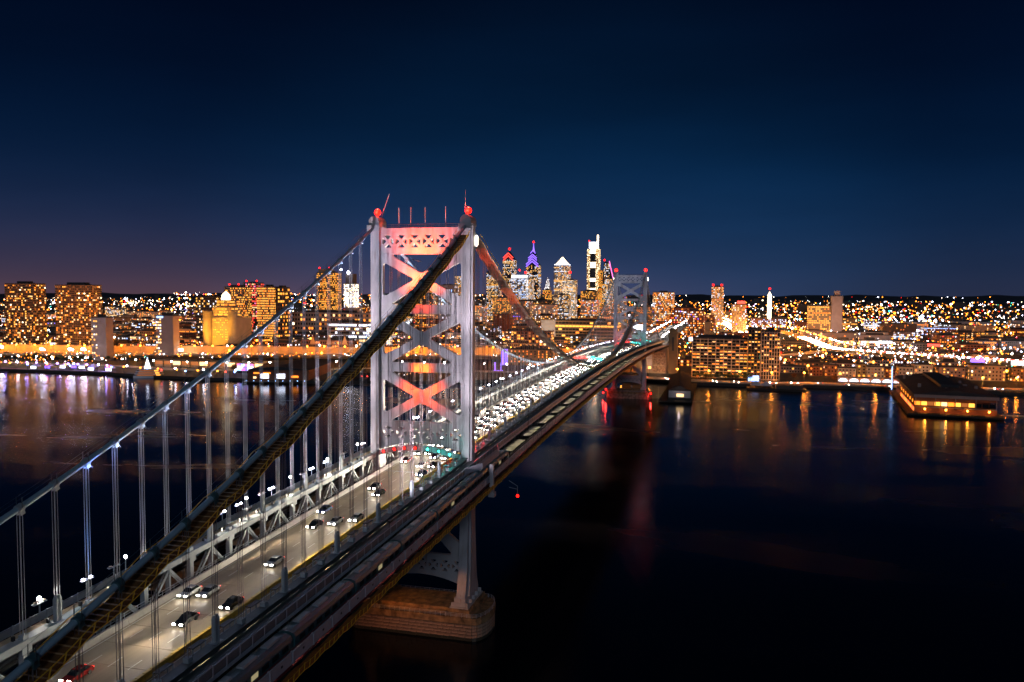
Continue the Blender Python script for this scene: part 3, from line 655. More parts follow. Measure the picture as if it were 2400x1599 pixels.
# walkways, fences, tracks, outer girders
for s, nm in ((1, 'lamp-lined'), (-1, 'dark')):
    wk = bpy.data.objects.new('walkway', None); COL.objects.link(wk); wk['kind'] = 'structure'; q = MB()
    for xa, xb in zip(NODES, NODES[1:]):
        y0, y1 = sorted((s*14.45, s*17.8)); q.v, q.f, q.m = [], [], []
        z = strip(xa+.02, xb-.02, y0, y1, -.95, .25); z.build('walkway_slab', M['walk'] if s > 0 else M['steel_dark'], wk)  # shade on the near walkway is put into its darker slab colour
    q = MB()
    for xa, xb in zip(NODES, NODES[1:]): q.beam((xa, s*17.75, chord(xa)-1.35), (xb, s*17.75, chord(xb)-1.35), .25, .6); q.beam((xa, s*14, chord(xa)-1.4), (xa, s*17.7, chord(xa)-1.4), .3, .4)
    q.build('walkway_stringer', M['steel_blue'] if s > 0 else M['grey_panel'], wk)
    t = thing('walkway_fence', f'grey panelled fence along the edge of the {nm} walkway', 'fence', (-240, s*17.9, 40), 'fences along the walkways'); o = wloc(t)
    um = MB(); um.box(-.07, .07, -.07, .07, -.3, 1.45); o_ = um.build('post', M['steel_blue'] if s > 0 else M['grey_panel']); pm = o_.data; bpy.data.objects.remove(o_)
    rest = MB(); x = -170; rl = MB()
    fm = M['steel_blue'] if s > 0 else M['fence']
    while x < 735:
        z, z2 = chord(x)-.95, chord(x+3.1)-.95
        if x < 110:
            inst('post', pm, t, (x-o.x, 0, z-o.z)); pn = MB()
            pn.hexa([(x+.12, s*17.9-.02, z+.1), (x+2.98, s*17.9-.02, z2+.1), (x+2.98, s*17.9+.02, z2+.1), (x+.12, s*17.9+.02, z+.1), (x+.12, s*17.9-.02, z+1.2), (x+2.98, s*17.9-.02, z2+1.2), (x+2.98, s*17.9+.02, z2+1.2), (x+.12, s*17.9+.02, z+1.2)])
            pn.build('fence_panel', fm, t)
        else: rest.hexa([(x, s*17.9-.03, z), (x+2.9, s*17.9-.03, z2), (x+2.9, s*17.9+.03, z2), (x, s*17.9+.03, z), (x, s*17.9-.03, z+1.2), (x+2.9, s*17.9-.03, z2+1.2), (x+2.9, s*17.9+.03, z2+1.2), (x, s*17.9+.03, z+1.2)])
        rl.beam((x, s*17.9, z+1.32), (x+3.1, s*17.9, z2+1.32), .09, .09); x += 3.1
    rest.build('far_panel', fm, t, kind='stuff'); rl.build('top_rail', M['steel_blue'] if s > 0 else M['grey_panel'], t)
    tr = bpy.data.objects.new('track_bed', None); COL.objects.link(tr); tr['kind'] = 'structure'; pit = MB()
    for i, (xa, xb) in enumerate(zip(NODES, NODES[1:])):
        y0, y1 = sorted((s*14.6, s*18.1))
        if i % 4 != 3: strip(xa+.1, xb-.25, y0, y1, -5.35, .2).build('track_slab', M['track'], tr)
        y0, y1 = sorted((s*18.1, s*21.9)); strip(xa, xb, y0, y1, -5.6, .2).build('track_slab', M['black'], tr)
    rl = MB()
    for yy in (18.95, 20.4):
        for xa, xb in zip(NODES, NODES[1:]): rl.beam((xa, s*yy, chord(xa)-5.35), (xb, s*yy, chord(xb)-5.35), .08, .18)
    rl.build('rail', M['rail'], tr)
    um = MB(); um.box(-.13, .13, -1.3, 1.3, 0, .14); o_ = um.build('sleeper', M['timber']); sl = o_.data; bpy.data.objects.remove(o_)
    if s < 0:
        for k in range(240): x = -165+.95*k; inst('sleeper', sl, tr, (x, s*19.68, chord(x)-5.59))
    t = thing('outer_girder', f'grey plate girder outside the {nm} train track', 'girder', (-240, s*22, 38), 'plate girders along the tracks')
    for xa, xb in zip(NODES, NODES[1:]):
        q = strip(xa+.06, xb-.06, s*22-.12, s*22+.12, -3.3, 1.75)
        q.m = [0]*len(q.f); xm = xa+3.1; zc = chord(xm)-4.1; q.box(xm-.22, xm+.22, s*22-.16, s*22+.16, zc-.16, zc+.16, 1)
        q.box(xa-.12, xa+.12, s*22-.24, s*22+.24, chord(xa)-5.1, chord(xa)-3.2, 0)
        q.build('girder_panel', [M['grey_panel'] if s < 0 else M['steel_blue'], M['black']], t)
    q = MB()
    for xa, xb in zip(NODES, NODES[1:]): q.tube([(xa, s*21.8, chord(xa)-3.15), (xb, s*21.8, chord(xb)-3.15)], .07, 5); q.beam((xa, s*22, chord(xa)-5.3), (xb, s*22, chord(xb)-5.3), .7, .12)
    q.build('pipe', M['red_pipe'], t)
# safety net platform below the near girder
t = thing('safety_net', 'orange safety net with posts slung below the grey girder', 'safety net', (-240, -23, 36)); o = wloc(t); q = MB(); e = MB(); nn = []
x = -175
while x < 520:
    f = ((x+240.6)/P) % 1; nn.append((x, chord(x)-6.0-.35*math.sin(math.pi*f))); x += 1.55
for (xa, za), (xb, zb) in zip(nn, nn[1:]):
    q.hexa([(xa, -23.6, za), (xb, -23.6, zb), (xb, -22, zb), (xa, -22, za), (xa, -23.6, za+.05), (xb, -23.6, zb+.05), (xb, -22, zb+.05), (xa, -22, za+.05)]); q.poly([(xa, -23.62, za), (xb, -23.62, zb), (xb, -23.75, zb+.95), (xa, -23.75, za+.95)])
q.build('net', M['net'], t); e.tube([(x, -23.7, z-.02) for x, z in nn], .06, 5); e.tube([(x, -23.8, z+1.0) for x, z in nn], .03, 4); e.build('edge_rope', M['yellow_post'], t)
um = MB(); um.beam((0, 0, -.1), (0, -.15, 1.15), .07, .07); o_ = um.build('post', M['yellow_post']); pm = o_.data; bpy.data.objects.remove(o_)
for x, z in nn[:280]: inst('post', pm, t, (x-o.x, -.65, z-o.z))

# lamp standard outside the girder by the lit tower (white jog in walkway and post)
t = thing('walkway_bay', 'white jog of the walkway fence and tall post outside the lit tower leg', 'walkway bay', (0, -17.9, 44)); q = MB()
pts = [(-16, -17.9), (-9, -20.6), (8, -20.6), (15, -17.9)]
for (xa, ya), (xb, yb) in zip(pts, pts[1:]):
    q.hexa([(xa, ya-.04, chord(xa)-1.0), (xb, yb-.04, chord(xb)-1.0), (xb, yb+.04, chord(xb)-1.0), (xa, ya+.04, chord(xa)-1.0), (xa, ya-.04, chord(xa)+.6), (xb, yb-.04, chord(xb)+.6), (xb, yb+.04, chord(xb)+.6), (xa, ya+.04, chord(xa)+.6)])
q.build('fence_panel', M['grey_panel'], t); q = MB(); q.prism([(-7.5, -23.2), (-6.4, -23.2), (-6.4, -22.2), (-7.5, -22.2)], chord(0)-9.2, chord(0)-.4); q.box(-7.9, -6, -23.6, -21.9, chord(0)-9.2, chord(0)-8); q.build('post', M['steel'], t)

# lane-signal gantries -------------------------------------------------------------------
def gantry(x, label, span=12.2, rise=2.1, glow=90):
    z0 = chord(x)+.1
    t = thing('signal_gantry', label, 'signal gantry', (x, 0, z0), 'lane signal gantries')
    b = MB(); n = 16; pr = None
    for i in range(n+1):
        y = span-2*span*i/n; z = z0+rise*(1-(y/span)**2); cur = (y, z)
        if pr: b.hexa([(x-.35, pr[0], pr[1]-.6), (x+.35, pr[0], pr[1]-.6), (x+.35, cur[0], cur[1]-.6), (x-.35, cur[0], cur[1]-.6), (x-.35, pr[0], pr[1]+.9), (x+.35, pr[0], pr[1]+.9), (x+.35, cur[0], cur[1]+.9), (x-.35, cur[0], cur[1]+.9)])
        pr = cur
    b.build('arched_beam', M['steel_blue'], t)
    for s in (1, -1): b = MB(); b.beam((x, s*span, z0-2), (x, s*span, z0+.9), .7, .7); b.build('post', M['steel_blue'], t)
    ys = [10.2, 6.9, 3.9, .6, -3.1, -6.4, -9.6]
    for i, y in enumerate(ys):
        z = z0+rise*(1-(y/span)**2)+.15; sg = MB(); sg.box(x-.62, x-.36, y-.55, y+.55, z-.55, z+.55); o = sg.build('signal', M['black'], t)
        l = MB(); l.tube([(x-.72, y, z), (x-.62, y, z)], .36, 14); l.build('lens', E_['red'] if i < 4 else E_['green'], o)
        lamp('glow', 'POINT', (x-1.3, y, z), glow, (1, .03, .02) if i < 4 else (.03, .9, .65), t, .3)
gantry(-3.4, 'arched lane signal gantry with red and green lights under the lit tower')
gantry(285, 'arched lane signal gantry at the middle of the long span', glow=2600)
gantry(529.8, 'arched lane signal gantry under the grey tower', glow=1500); gantry(640, 'lane signal gantry on the bridge just before the stone pylon')
t = thing('teal_floodlight', 'small teal floodlight tinting the walkway beside the lit tower', 'floodlight', (-9, -10, chord(0)-5)); b = MB(); b.box(-9.2, -8.8, -10.2, -9.8, chord(0)-5.6, chord(0)-4.9); b.build('housing', M['black'], t); lamp('glow', 'POINT', (-10, -11, chord(0)+2.6), 500, (.05, .9, .7), t, .2)
lamp('glow', 'POINT', (12, -12, chord(0)+2.6), 1800, (1, .02, .02), t, .2)

# walkway lamps -----------------------------------------------------------------------------
def twin_lamp(lit):
    t = thing('twin_lamp', 'x', 'street lamp', (0, 0, 0))
    b = MB(); b.tube([(0, 0, -.3), (0, 0, 2.7)], .09, 8); b.box(-1.15, 1.15, -.08, .08, 2.7, 2.82); b.build('post', M['steel_blue'], t)
    for s in (-1, 1):
        hd = MB(); hd.box(s*.75-.42, s*.75+.42, -.32, .32, 2.82, 2.95); hd.build('lamp_head', M['grey_panel'], t)
        l = MB(); l.ball((s*.75, 0, 3.1), .30, 0, (1.15, .9, .5), 10, 6); l.build('lens', E_['cool'] if lit else M['plank'], t)
    return t
tl = twin_lamp(True); tu = twin_lamp(False); first = {True: True, False: True}
LITX = [-106, -75.4, -69, -63, -50, -31.2, -23.6, -1]+[17.5+12.4*k for k in range(58)]
OFFX = [-126, -115.5, -100, -54, -35.5, -13]
for xs, src, lb, gr in ((LITX, tl, 'twin-headed walkway lamp giving bluish white light by the bridge railing', 'lit twin lamps along the walkway'), (OFFX, tu, 'unlit twin-headed walkway lamp by the bridge railing', 'unlit twin lamps along the walkway')):
    for i, x in enumerate(xs):
        o = src if i == 0 else dup(src, (0, 0, 0)); o.location = (x, 17.95, chord(x)-.95); o['label'] = lb.replace('twin-headed', f'{ordinal(i+1)} twin-headed'); o['group'] = gr
        if src is tl and x < 420: lamp('beam', 'SPOT', (x, 17.6, chord(x)+1.8), 240000 if x < 0 else 420000, (1, .82, .60), o, .3, (x, 3.4, chord(x)-RD), 45, .6)
def globe():
    t = thing('globe_lamp', 'x', 'street lamp', (0, 0, 0)); b = MB(); b.tube([(0, 0, -1.5), (0, 0, 2.6)], .08, 8); b.build('post', M['steel_blue'], t)
    b = MB(); b.ball((0, 0, 2.95), .30, 0, (1, 1, 1), 12, 8); b.build('globe', E_['white'], t); return t
gl = globe()
for i, x in enumerate([-115, -96.5, -59.3, -40.6, -21.6, -3.5, 40, 96, 151, 207, 262]):
    o = gl if i == 0 else dup(gl, (0, 0, 0)); o.location = (x, 18.5, chord(x)-.6); o['label'] = f'{ordinal(i+1)} single white globe lamp outside the walkway railing, counted up from the bottom corner'; o['group'] = 'globe lamps beside the walkway'
    lamp('glow', 'POINT', (x, 18.4, chord(x)+3.0), 1600, (1, .92, .82), o, .3)
# coloured uplights at the foot of the far suspenders
UP = (1, 1, 1)
for i, x in enumerate(SIDE[8:]+MAIN[:40]+MAIN[52:]):
    main = x > 0
    col, pw = (.42, .58, 1), 6500
    if abs(x+110.4) < 1: col, pw = (.12, .36, 1), 42000
    elif x < -112 or abs(x+104.2) < 1: col, pw = (1, .7, .75), 1500
    elif abs(x+98) < 1 or abs(x+85.6) < 1: col, pw = (.42, .45, 1), 14000
    elif abs(x+23.6) < 1: col, pw = (1, .04, .04), 14000
    elif abs(x+29.8) < 1 or abs(x+17.4) < 1: col, pw = (1, .5, .45), 4500
    elif main: col, pw = (.8, .82, 1), 9000
    if main and i % 2: continue
    z = chord(x)+1.2
    t = thing('suspender_uplight', f'small uplight at the foot of the {ordinal(i+1)} rope along the bare cable', 'floodlight', (x-.9, 14.4, z-1.1), 'uplights under the bare cable')
    b = MB(); b.box(x-1.1, x-.7, 14.2, 14.6, z-1.15, z-.5); b.build('housing', M['black'], t)
    lamp('beam', 'SPOT', (x-1.0, 13.0 if not main else 13.0, z), pw, col, t, .12, (x+.1, 13.55, cable_z(x)), 16 if cable_z(x)-z > 15 else 34, .6)
for i, x in enumerate([x for x in SIDE if x > -130]+MAIN[:34]+[x for x in MAIN if x > 400][::2]):
    pw, col = 620, (.50, .64, 1)
    if x < -112: continue
    if abs(x+110.4) < 1: pw, col = 900, (.25, .35, 1)
    if x > 0: pw, col = 1000, (.75, .82, 1)
    if x > 380: pw = 1500
    z = cable_z(x+.9)
    t = thing('cable_lamp', f'small bluish lamp clamped under the bare cable at its {ordinal(i+1)} lit band', 'lamp', (x+.9, 13.3, z-1.3), 'lamps under the bare cable'); b = MB(); b.box(x+.8, x+1.0, 13.2, 13.4, z-1.35, z-1.2); b.build('housing', M['black'], t)
    lamp('glow', 'POINT', (x+.9, 13.0, z-1.1), pw, col, t, .06)
# pink-white floodlights washing the lit tower from the walkways
for s, nm in ((1, 'lamp-lined'), (-1, 'dark')):
    x = -62; z = chord(x)+1
    t = thing('tower_wash_light', f'bank of pale floodlights on the {nm} walkway washing one leg of the lit tower', 'floodlight', (x, s*16.5, z-1.9))
    b = MB(); b.tube([(x, s*16.5, z-1.95), (x, s*16.5, z-.5)], .08, 6); b.build('post', M['black'], t)
    for k, (tz, pw) in enumerate(((60, 110000), (80, 160000), (104, 280000))):
        b = MB(); b.box(x-.3+.5*k, x+.1+.5*k, s*16.5-.35, s*16.5+.35, z-.5, z-.1); b.build('housing', M['black'], t)
        lamp('beam', 'SPOT', (x-.1+.5*k, s*16.5, z+.1), pw, (1, .84, .94), t, .3, (0, s*17.5, tz), 29, .7)
for s, nm in ((1, 'lamp-lined'), (-1, 'dark')):  # added lights that tint the small grey tower bluish
    x = 478; z = chord(x)+1
    t = thing('tower_wash_light', f'added cool fill light on the {nm} walkway washing the small grey tower', 'floodlight', (x, s*16.5, z-1.9)); b = MB(); b.tube([(x, s*16.5, z-1.95), (x, s*16.5, z-.5)], .08, 6); b.build('post', M['black'], t); b = MB(); b.box(x-.3, x+.15, s*16.5-.35, s*16.5+.35, z-.5, z-.1); b.build('housing', M['black'], t)
    lamp('beam', 'SPOT', (x, s*16.5, z+.1), 20000, (.36, .62, 1), t, .3, (533, s*6, 82), 66, .6)
# unseen amber lamps added under the deck to light the pier front
for y, lb in ((-12, 'first'), (0, 'second'), (12, 'third')):
    t = thing('pier_fill_lamp', f'{lb} added amber fill lamp hidden under the deck above the large pier', 'lamp', (-24, y, 39)); b = MB(); b.box(-24.3, -23.7, y-.3, y+.3, 39, 42); b.build('housing', M['black'], t)
    lamp('beam', 'SPOT', (-24, y, 38.8), 15000, (1, .33, .08), t, .2, (-8, y-2, 2), 44, .7)

# ------------------------------------------------------------------ vehicles on the bridge
def tree_mesh_of(root):
    return root
def make_car(paint):
    t = thing('car', 'x', 'car', (0, 0, 0))
    b = MB(); prof = [(-2.2, .32), (-2.28, .62), (-2.1, .80), (-1.05, .95), (1.55, 1.0), (2.15, .92), (2.25, .6), (2.2, .32)]
    n = len(prof); b.v = [(x, -.9 if z < .9 else -.82, z) for x, z in prof]+[(x, .9 if z < .9 else .82, z) for x, z in prof]
    b.f = [tuple(range(n)), tuple(range(n, 2*n))[::-1]]+[(i, n+i, n+(i+1) % n, (i+1) % n) for i in range(n)]; b.m = [0]*len(b.f); b.build('body', paint, t)
    c = MB(); c.hexa([(-1.1, -.8, .94), (1.75, -.8, .97), (1.75, .8, .97), (-1.1, .8, .94), (-.35, -.64, 1.42), (1.1, -.64, 1.44), (1.1, .64, 1.44), (-.35, .64, 1.42)]); c.build('window', M['glass'], t)
    r = MB(); r.box(-.32, 1.08, -.62, .62, 1.43, 1.48); r.build('roof', paint, t)
    for x in (-1.4, 1.4):
        for s in (1, -1): w = MB(); w.tube([(x, s*.72, .33), (x, s*.93, .33)], .33, 12); w.build('wheel', M['tyre'], t)
    for s in (1, -1):
        w = MB(); w.box(-2.34, -2.16, s*.66-.24, s*.66+.24, .58, .78); w.build('headlight', E_['headlight'], t)
        w = MB(); w.box(2.16, 2.29, s*.66-.18, s*.66+.18, .68, .86); w.build('tail_light', E_['tail'], t)
    return t
def make_truck():
    t = thing('box_truck', 'x', 'truck', (0, 0, 0))
    b = MB(); b.box(-1.6, 4.6, -1.2, 1.2, .9, 3.5); b.build('cargo_box', M['car_white'], t)
    b = MB(); b.hexa([(-3.6, -1.1, .5), (-1.7, -1.1, .5), (-1.7, 1.1, .5), (-3.6, 1.1, .5), (-3.1, -1, 2.5), (-1.7, -1, 2.6), (-1.7, 1, 2.6), (-3.1, 1, 2.5)]); b.build('cab', M['car_white'], t)
    b = MB(); b.box(-3.42, -3.3, -.9, .9, 1.5, 2.2); b.build('windscreen', M['glass'], t)
    for x in (-2.7, 2.2, 3.3):
        for s in (1, -1): w = MB(); w.tube([(x, s*.9, .5), (x, s*1.2, .5)], .5, 12); w.build('wheel', M['tyre'], t)
    for s in (1, -1):
        w = MB(); w.box(-3.68, -3.55, s*.8-.22, s*.8+.22, .7, .95); w.build('headlight', E_['headlight'], t)
        w = MB(); w.box(4.6, 4.7, s*1-.12, s*1+.12, .9, 1.2); w.build('tail_light', E_['tail'], t)
        for x in (-1.4, 1.5, 4.4): w = MB(); w.box(x-.1, x+.1, s*1.22-.03, s*1.22+.03, 3.3, 3.42); w.build('marker_light', E_['sodium'], t)
    return t
CARS = [make_car(M['car_'+n]) for n in ('silver', 'white', 'black', 'red', 'blue')]; NAMES = ['silver', 'white', 'black', 'red', 'blue']; TR = make_truck()
used = set(); CNT = {}
def put(src, x, y, label, group, rz=0):
    o = src if id(src) not in used else dup(src, (0, 0, 0)); used.add(id(src))
    sl = math.atan(chord(x+.5)-chord(x-.5)); o.location = (x, y, chord(x)-RD+.008); o.rotation_euler = (0, -sl if not rz else sl, rz); o['label'] = label; o['group'] = group; return o
def cl_(nm, x, side, what='car'):
    key = (nm, side, x < 0); CNT[key] = CNT.get(key, 0)+1
    return f'{ordinal(CNT[key])} {nm} {what}, headlights on, {side} lane, '+('before' if x < 0 else 'past')+' the lit tower'
for li, (ly, x0, st) in enumerate(((9.3, -131, 21), (6.1, -121, 17), (2.6, -138, 15), (-.9, -127, 18))):
    x = x0
    while x < 700:
        k = rnd.choice((0, 0, 1, 2, 2, 3, 4)); side = ('parapet', 'inner', 'middle', 'barrier')[li]
        if rnd.random() < .05: o = put(TR, x, ly, cl_('white box', x, side, 'truck'), 'trucks crossing the bridge')
        else: o = put(CARS[k], x, ly, cl_(NAMES[k], x, side), 'cars crossing the bridge')
        if x < 520: lamp('headlight_beam', 'SPOT', (x-2.5, ly, chord(x)-RD+.75), 16000 if x < 0 else 30000, (1, .88, .70), None, .12, (x-22, ly, chord(x-22)-RD-.5), 66, .8).parent = None
        x += rnd.uniform(.75, 1.3)*st*(2.1 if x < -10 else .62)
for x, ly, lb in ((-60, -8.2, 'car with red tail lights behind the yellow barrier, well before the lit tower'), (36, -7.6, 'red-lit car driving away behind the yellow barrier, just past the lit tower'), (150, -8.2, 'car driving away behind the yellow barrier, far along the long span')):
    put(CARS[2], x, ly, lb, 'cars driving towards the city', math.pi)
# reparent the loose headlight beams to their cars
beams = [o for o in COL.objects if o.name.startswith('headlight_beam')]
carobs = [o for o in COL.objects if o.parent is None and o.get('category') in ('car', 'truck')]
bpy.context.view_layer.update()
for bm in beams:
    c = min(carobs, key=lambda o: (o.location-bm.location).length)
    mw = Matrix.Translation(bm.location) @ bm.rotation_euler.to_matrix().to_4x4(); bm.parent = c; bm.matrix_parent_inverse = (Matrix.Translation(c.location) @ c.rotation_euler.to_matrix().to_4x4()).inverted(); 

def make_train(x0, n, y, label):
    t = thing('passenger_train', label, 'train', (x0, y, chord(x0)-5.2), 'trains on the bridge tracks'); o0 = wloc(t)
    for i in range(n):
        xa = x0+i*20.9; xb = xa+20.2; za, zb = chord(xa)-5.2, chord(xb)-5.2; sl = (zb-za)/(xb-xa)
        Z = lambda x, h: za+(x-xa)*sl+h
        b = MB(); prof = [(-1.5, .9), (-1.55, 2.9), (-1.25, 3.5), (-.5, 3.75), (.5, 3.75), (1.25, 3.5), (1.55, 2.9), (1.5, .9)]; m = len(prof)
        b.v = [(xa, y+p, Z(xa, h)) for p, h in prof]+[(xb, y+p, Z(xb, h)) for p, h in prof]
        b.f = [tuple(range(m))[::-1], tuple(range(m, 2*m))]+[(k, (k+1) % m, m+(k+1) % m, m+k) for k in range(m)]; b.m = [0]*len(b.f)
        car = b.build('rail_car', M['train'], t)
        rf = MB()
        for k in range(3): xx = xa+3+6*k; rf.hexa([(xx, y-.6, Z(xx, 3.76)), (xx+3.4, y-.6, Z(xx+3.4, 3.76)), (xx+3.4, y+.6, Z(xx+3.4, 3.76)), (xx, y+.6, Z(xx, 3.76)), (xx, y-.5, Z(xx, 4.05)), (xx+3.4, y-.5, Z(xx+3.4, 4.05)), (xx+3.4, y+.5, Z(xx+3.4, 4.05)), (xx, y+.5, Z(xx, 4.05))])
        rf.build('roof_unit', M['steel_blue'], car, kind='stuff')
        for k in range(7):
            xx = xa+1.3+2.65*k
            for s in (1, -1):
                w = MB(); yy = y+s*1.57; yt = y+s*1.585
                w.poly([(xx, yy, Z(xx, 1.95)), (xx+1.7, yy, Z(xx+1.7, 1.95)), (xx+1.7, yt, Z(xx+1.7, 2.75)), (xx, yt, Z(xx, 2.75))])
                w.build('window', E_['w_rose'] if (y > 0 and k % 3 == 1) else E_['w_amber'] if y > 0 else E_['w_train'] if k == 3 and i % 2 else M['glass'], car)
        for xx in (xa+3.2, xb-3.2):
            bg_ = MB(); bg_.box(xx-1.6, xx+1.6, y-1.1, y+1.1, Z(xx, .1), Z(xx, .88)); bg_.build('bogie', M['black'], car)
    return t
make_train(-150, 8, -19.68, 'dark teal passenger train on the track outside the dark truss, passing the lit tower')
make_train(-100, 6, 19.68, 'passenger train with glowing windows seen through the pale truss')

# ------------------------------------------------------------------ buildings
PAL = {'home': (('w_amber', 3), ('w_yellow', 3), ('w_warm', 2), ('w_dim', 5), ('w_hot', .7)), 'office': (('w_warm', 4), ('w_cool', 3), ('w_yellow', 3), ('w_dim', 1)), 'cool': (('w_cool', 6), ('w_warm', 2), ('w_blue', 1)), 'amber': (('w_amber', 5), ('w_orange', 2), ('w_dim', 2), ('w_yellow', 1)),
       'gold': (('w_yellow', 5), ('w_amber', 2)), 'mix': (('w_amber', 4), ('w_warm', 3), ('w_cool', 2), ('w_dim', 3), ('w_red', .3), ('w_purple', .3)), 'white': (('w_cool', 5), ('w_hot', 4)), 'dark': (('glass', 1),), 'pale': (('w_warm', 3), ('w_hot', 2), ('w_yellow', 1)), 'red': (('w_red', 4), ('w_warm', 3), ('w_pink', 1))}
E_['glass'] = M['glass']
def dark_windows(root, x0, x1, y0, y1, z0, z1, fl, bay, wf, hf, faces):
    windows(root, x0, x1, y0, y1, z0, z1, fl, bay, 1, 'dark', wf, hf, faces, 'dark_window', 0, .03)
def windows(root, x0, x1, y0, y1, z0, z1, fl, bay, p, pal, wf=.6, hf=.5, faces='E', name='window', floor_run=0.0, z_out=.08):
    q = MB(); keys = [k for k, _ in PAL[pal]]; wts = [w for _, w in PAL[pal]]; fh = (z1-z0)/fl
    for f in faces:
        ln = (y1-y0) if f == 'E' else (x1-x0); nb = max(1, int(ln/bay)); bw = ln/nb
        for i in range(fl):
            run = rnd.random() < floor_run; mi0 = rnd.choices(range(len(keys)), wts)[0]
            for j in range(nb):
                if rnd.random() > (p if not run else .93): continue
                mi = mi0 if run and rnd.random() < .8 else rnd.choices(range(len(keys)), wts)[0]
                a = bw*(j+.5-wf/2); b = bw*(j+.5+wf/2); za = z0+fh*(i+.5-hf/2); zb = z0+fh*(i+.5+hf/2)
                if f == 'E': q.poly([(x0-z_out, y0+b, za), (x0-z_out, y0+a, za), (x0-z_out, y0+a, zb), (x0-z_out, y0+b, zb)], mi)
                elif f == 'N': q.poly([(x0+a, y0-z_out, za), (x0+b, y0-z_out, za), (x0+b, y0-z_out, zb), (x0+a, y0-z_out, zb)], mi)
                else: q.poly([(x0+b, y1+z_out, za), (x0+a, y1+z_out, za), (x0+a, y1+z_out, zb), (x0+b, y1+z_out, zb)], mi)
    if q.f: return q.build(name, [E_[k] for k in keys], root, kind='stuff')
HERO = []
def bld(name, label, x0, x1, y0, y1, z1, wall, fl, bay, p, pal, group=None, cat='building', z0=3, hero=True, plant=True, win0=0, run=0., wf=.6, hf=.5, bands=False, pier=False):
    t = thing(name, label, cat, ((x0+x1)/2, (y0+y1)/2, z0), group)
    b = MB(); b.box(x0, x1, y0, y1, z0-1, z1); b.build('wall', WALLS[wall], t)
    side = 'N' if (y0+y1)/2 > -82 else 'S'
    r = MB(); e = .5; r.box(x0-.2, x1+.2, y0-.2, y1+.2, z1, z1+.25); r.box(x0, x0+e, y0, y1, z1+.25, z1+1.1); r.box(x0+e, x1, y0, y0+e, z1+.25, z1+1.1); r.box(x0+e, x1, y1-e, y1, z1+.25, z1+1.1)
    if plant:
        cx, cy_ = (x0+x1)/2, (y0+y1)/2; a, c = (x1-x0)*rnd.uniform(.15, .3), (y1-y0)*rnd.uniform(.15, .32); r.box(cx-a, cx+a, cy_-c, cy_+c, z1+.25, z1+rnd.uniform(2.5, 5)); r.box(x0+1.5, x0+4, y0+2, y0+4.5, z1+.25, z1+2)
    r.build('roof', M['roof'], t)
    if bands or pier:
        q = MB(); fh = (z1-z0)/fl
        if bands:
            for i in range(fl+1): z = z0+fh*i; q.box(x0-.35, x1, y0-.35, y1+.35, z-.35, z+.35)
        if pier:
            n = int((y1-y0)/bay)
            for j in range(n+1): yy = y0+(y1-y0)*j/n; q.box(x0-.3, x0, yy-.3, yy+.3, z0, z1)
        q.build('facade_grid', WALLS[wall], t)
    if x0 < 1500 and p: dark_windows(t, x0, x1, y0, y1, z0+win0, z1-.8, fl, bay, wf, hf, 'E'+side)
    if p: windows(t, x0, x1, y0, y1, z0+win0, z1-.8, fl, bay, p, pal, wf, hf, 'E'+side, floor_run=run)
    if hero: HERO.append((x0-6, x1+6, y0-6, y1+6))
    return t
def red_top(t, x, y, z, r=1.6, key='red'):
    b = MB(); b.tube([(x, y, z-5), (x, y, z)], .4, 5); b.build('mast', M['black'], t); b = MB(); b.ball((x, y, z+r), r, 0, (1, 1, 1), 8, 6); b.build('warning_light', E_[key], t)

# apartment towers and blocks on the south side
bld('apartment_tower', 'tall balconied apartment tower, outermost of the two matching amber-lit slabs', 800, 822, 942, 998, 107, 'tan', 31, 3.1, .40, 'home', bands=True, wf=.7, hf=.55)
bld('apartment_tower', 'tall wide apartment tower, nearer the white gabled slab of the two matching amber-lit slabs', 790, 812, 829, 893, 105, 'tan', 31, 3.1, .42, 'home', bands=True, wf=.7, hf=.55)
t = bld('hotel_slab', 'narrow building with blank white gable end beside the wide apartment tower', 690, 703, 715, 739, 61, 'pale', 14, 3.4, 0, 'home'); windows(t, 690, 703, 729, 739, 8, 58, 14, 3.2, .45, 'office', faces='E')
t = bld('hotel_slab', 'pale hotel slab with ribbed blank wall and small blue sign', 740, 753, 649, 677, 63, 'pale', 13, 3, 0, 'office'); windows(t, 740, 753, 668, 677, 8, 60, 13, 3, .7, 'office', faces='E', wf=.7)
q = MB(); q.box(739.4, 740, 665, 675, 60, 62.5); q.build('sign', E_['w_blue'], t)
# gold-lit custom house with tiers
t = thing('custom_house', 'golden floodlit stepped building with a glowing lantern tier', 'building', (915, 685, 3)); HERO.append((890, 950, 640, 730))
q = MB(); q.box(900, 940, 655, 714, 2, 56); q.build('wall', WALLS['beige'], t)
for yy in (662, 707): q = MB(); q.tube([(899, yy, 2), (899, yy, 66)], 7.5, 14); q.build('corner_drum', WALLS['beige'], t)
for i, (a, c, z0, z1) in enumerate(((12, 17, 56, 73), (9, 11, 73, 84))): q = MB(); q.box(916-a, 916+a, 685-c, 685+c, z0, z1); q.build('tier', WALLS['beige'], t)
q = MB(); q.tube([(916, 685, 84), (916, 685, 92), (916, 685, 97)], [7, 6, 1.2], 12); q.build('lantern', E_['w_hot'], t)
windows(t, 900, 940, 657, 712, 20, 54, 9, 3.2, .5, 'gold', faces='EN', wf=.4); windows(t, 904, 928, 668, 702, 58, 72, 3, 2.5, .7, 'gold', faces='EN'); windows(t, 907, 925, 674, 696, 74, 83, 2, 2.5, .9, 'gold', faces='EN')
for yy, z, pw in ((690, 30, 150000), (662, 45, 60000), (708, 45, 60000), (684, 64, 40000)): lamp('facade_light', 'SPOT', (870 if z < 50 else 896, yy, z-12), pw, (1, .44, .02), t, 2, (905 if z < 50 else 912, yy, z+14), 110, .5)
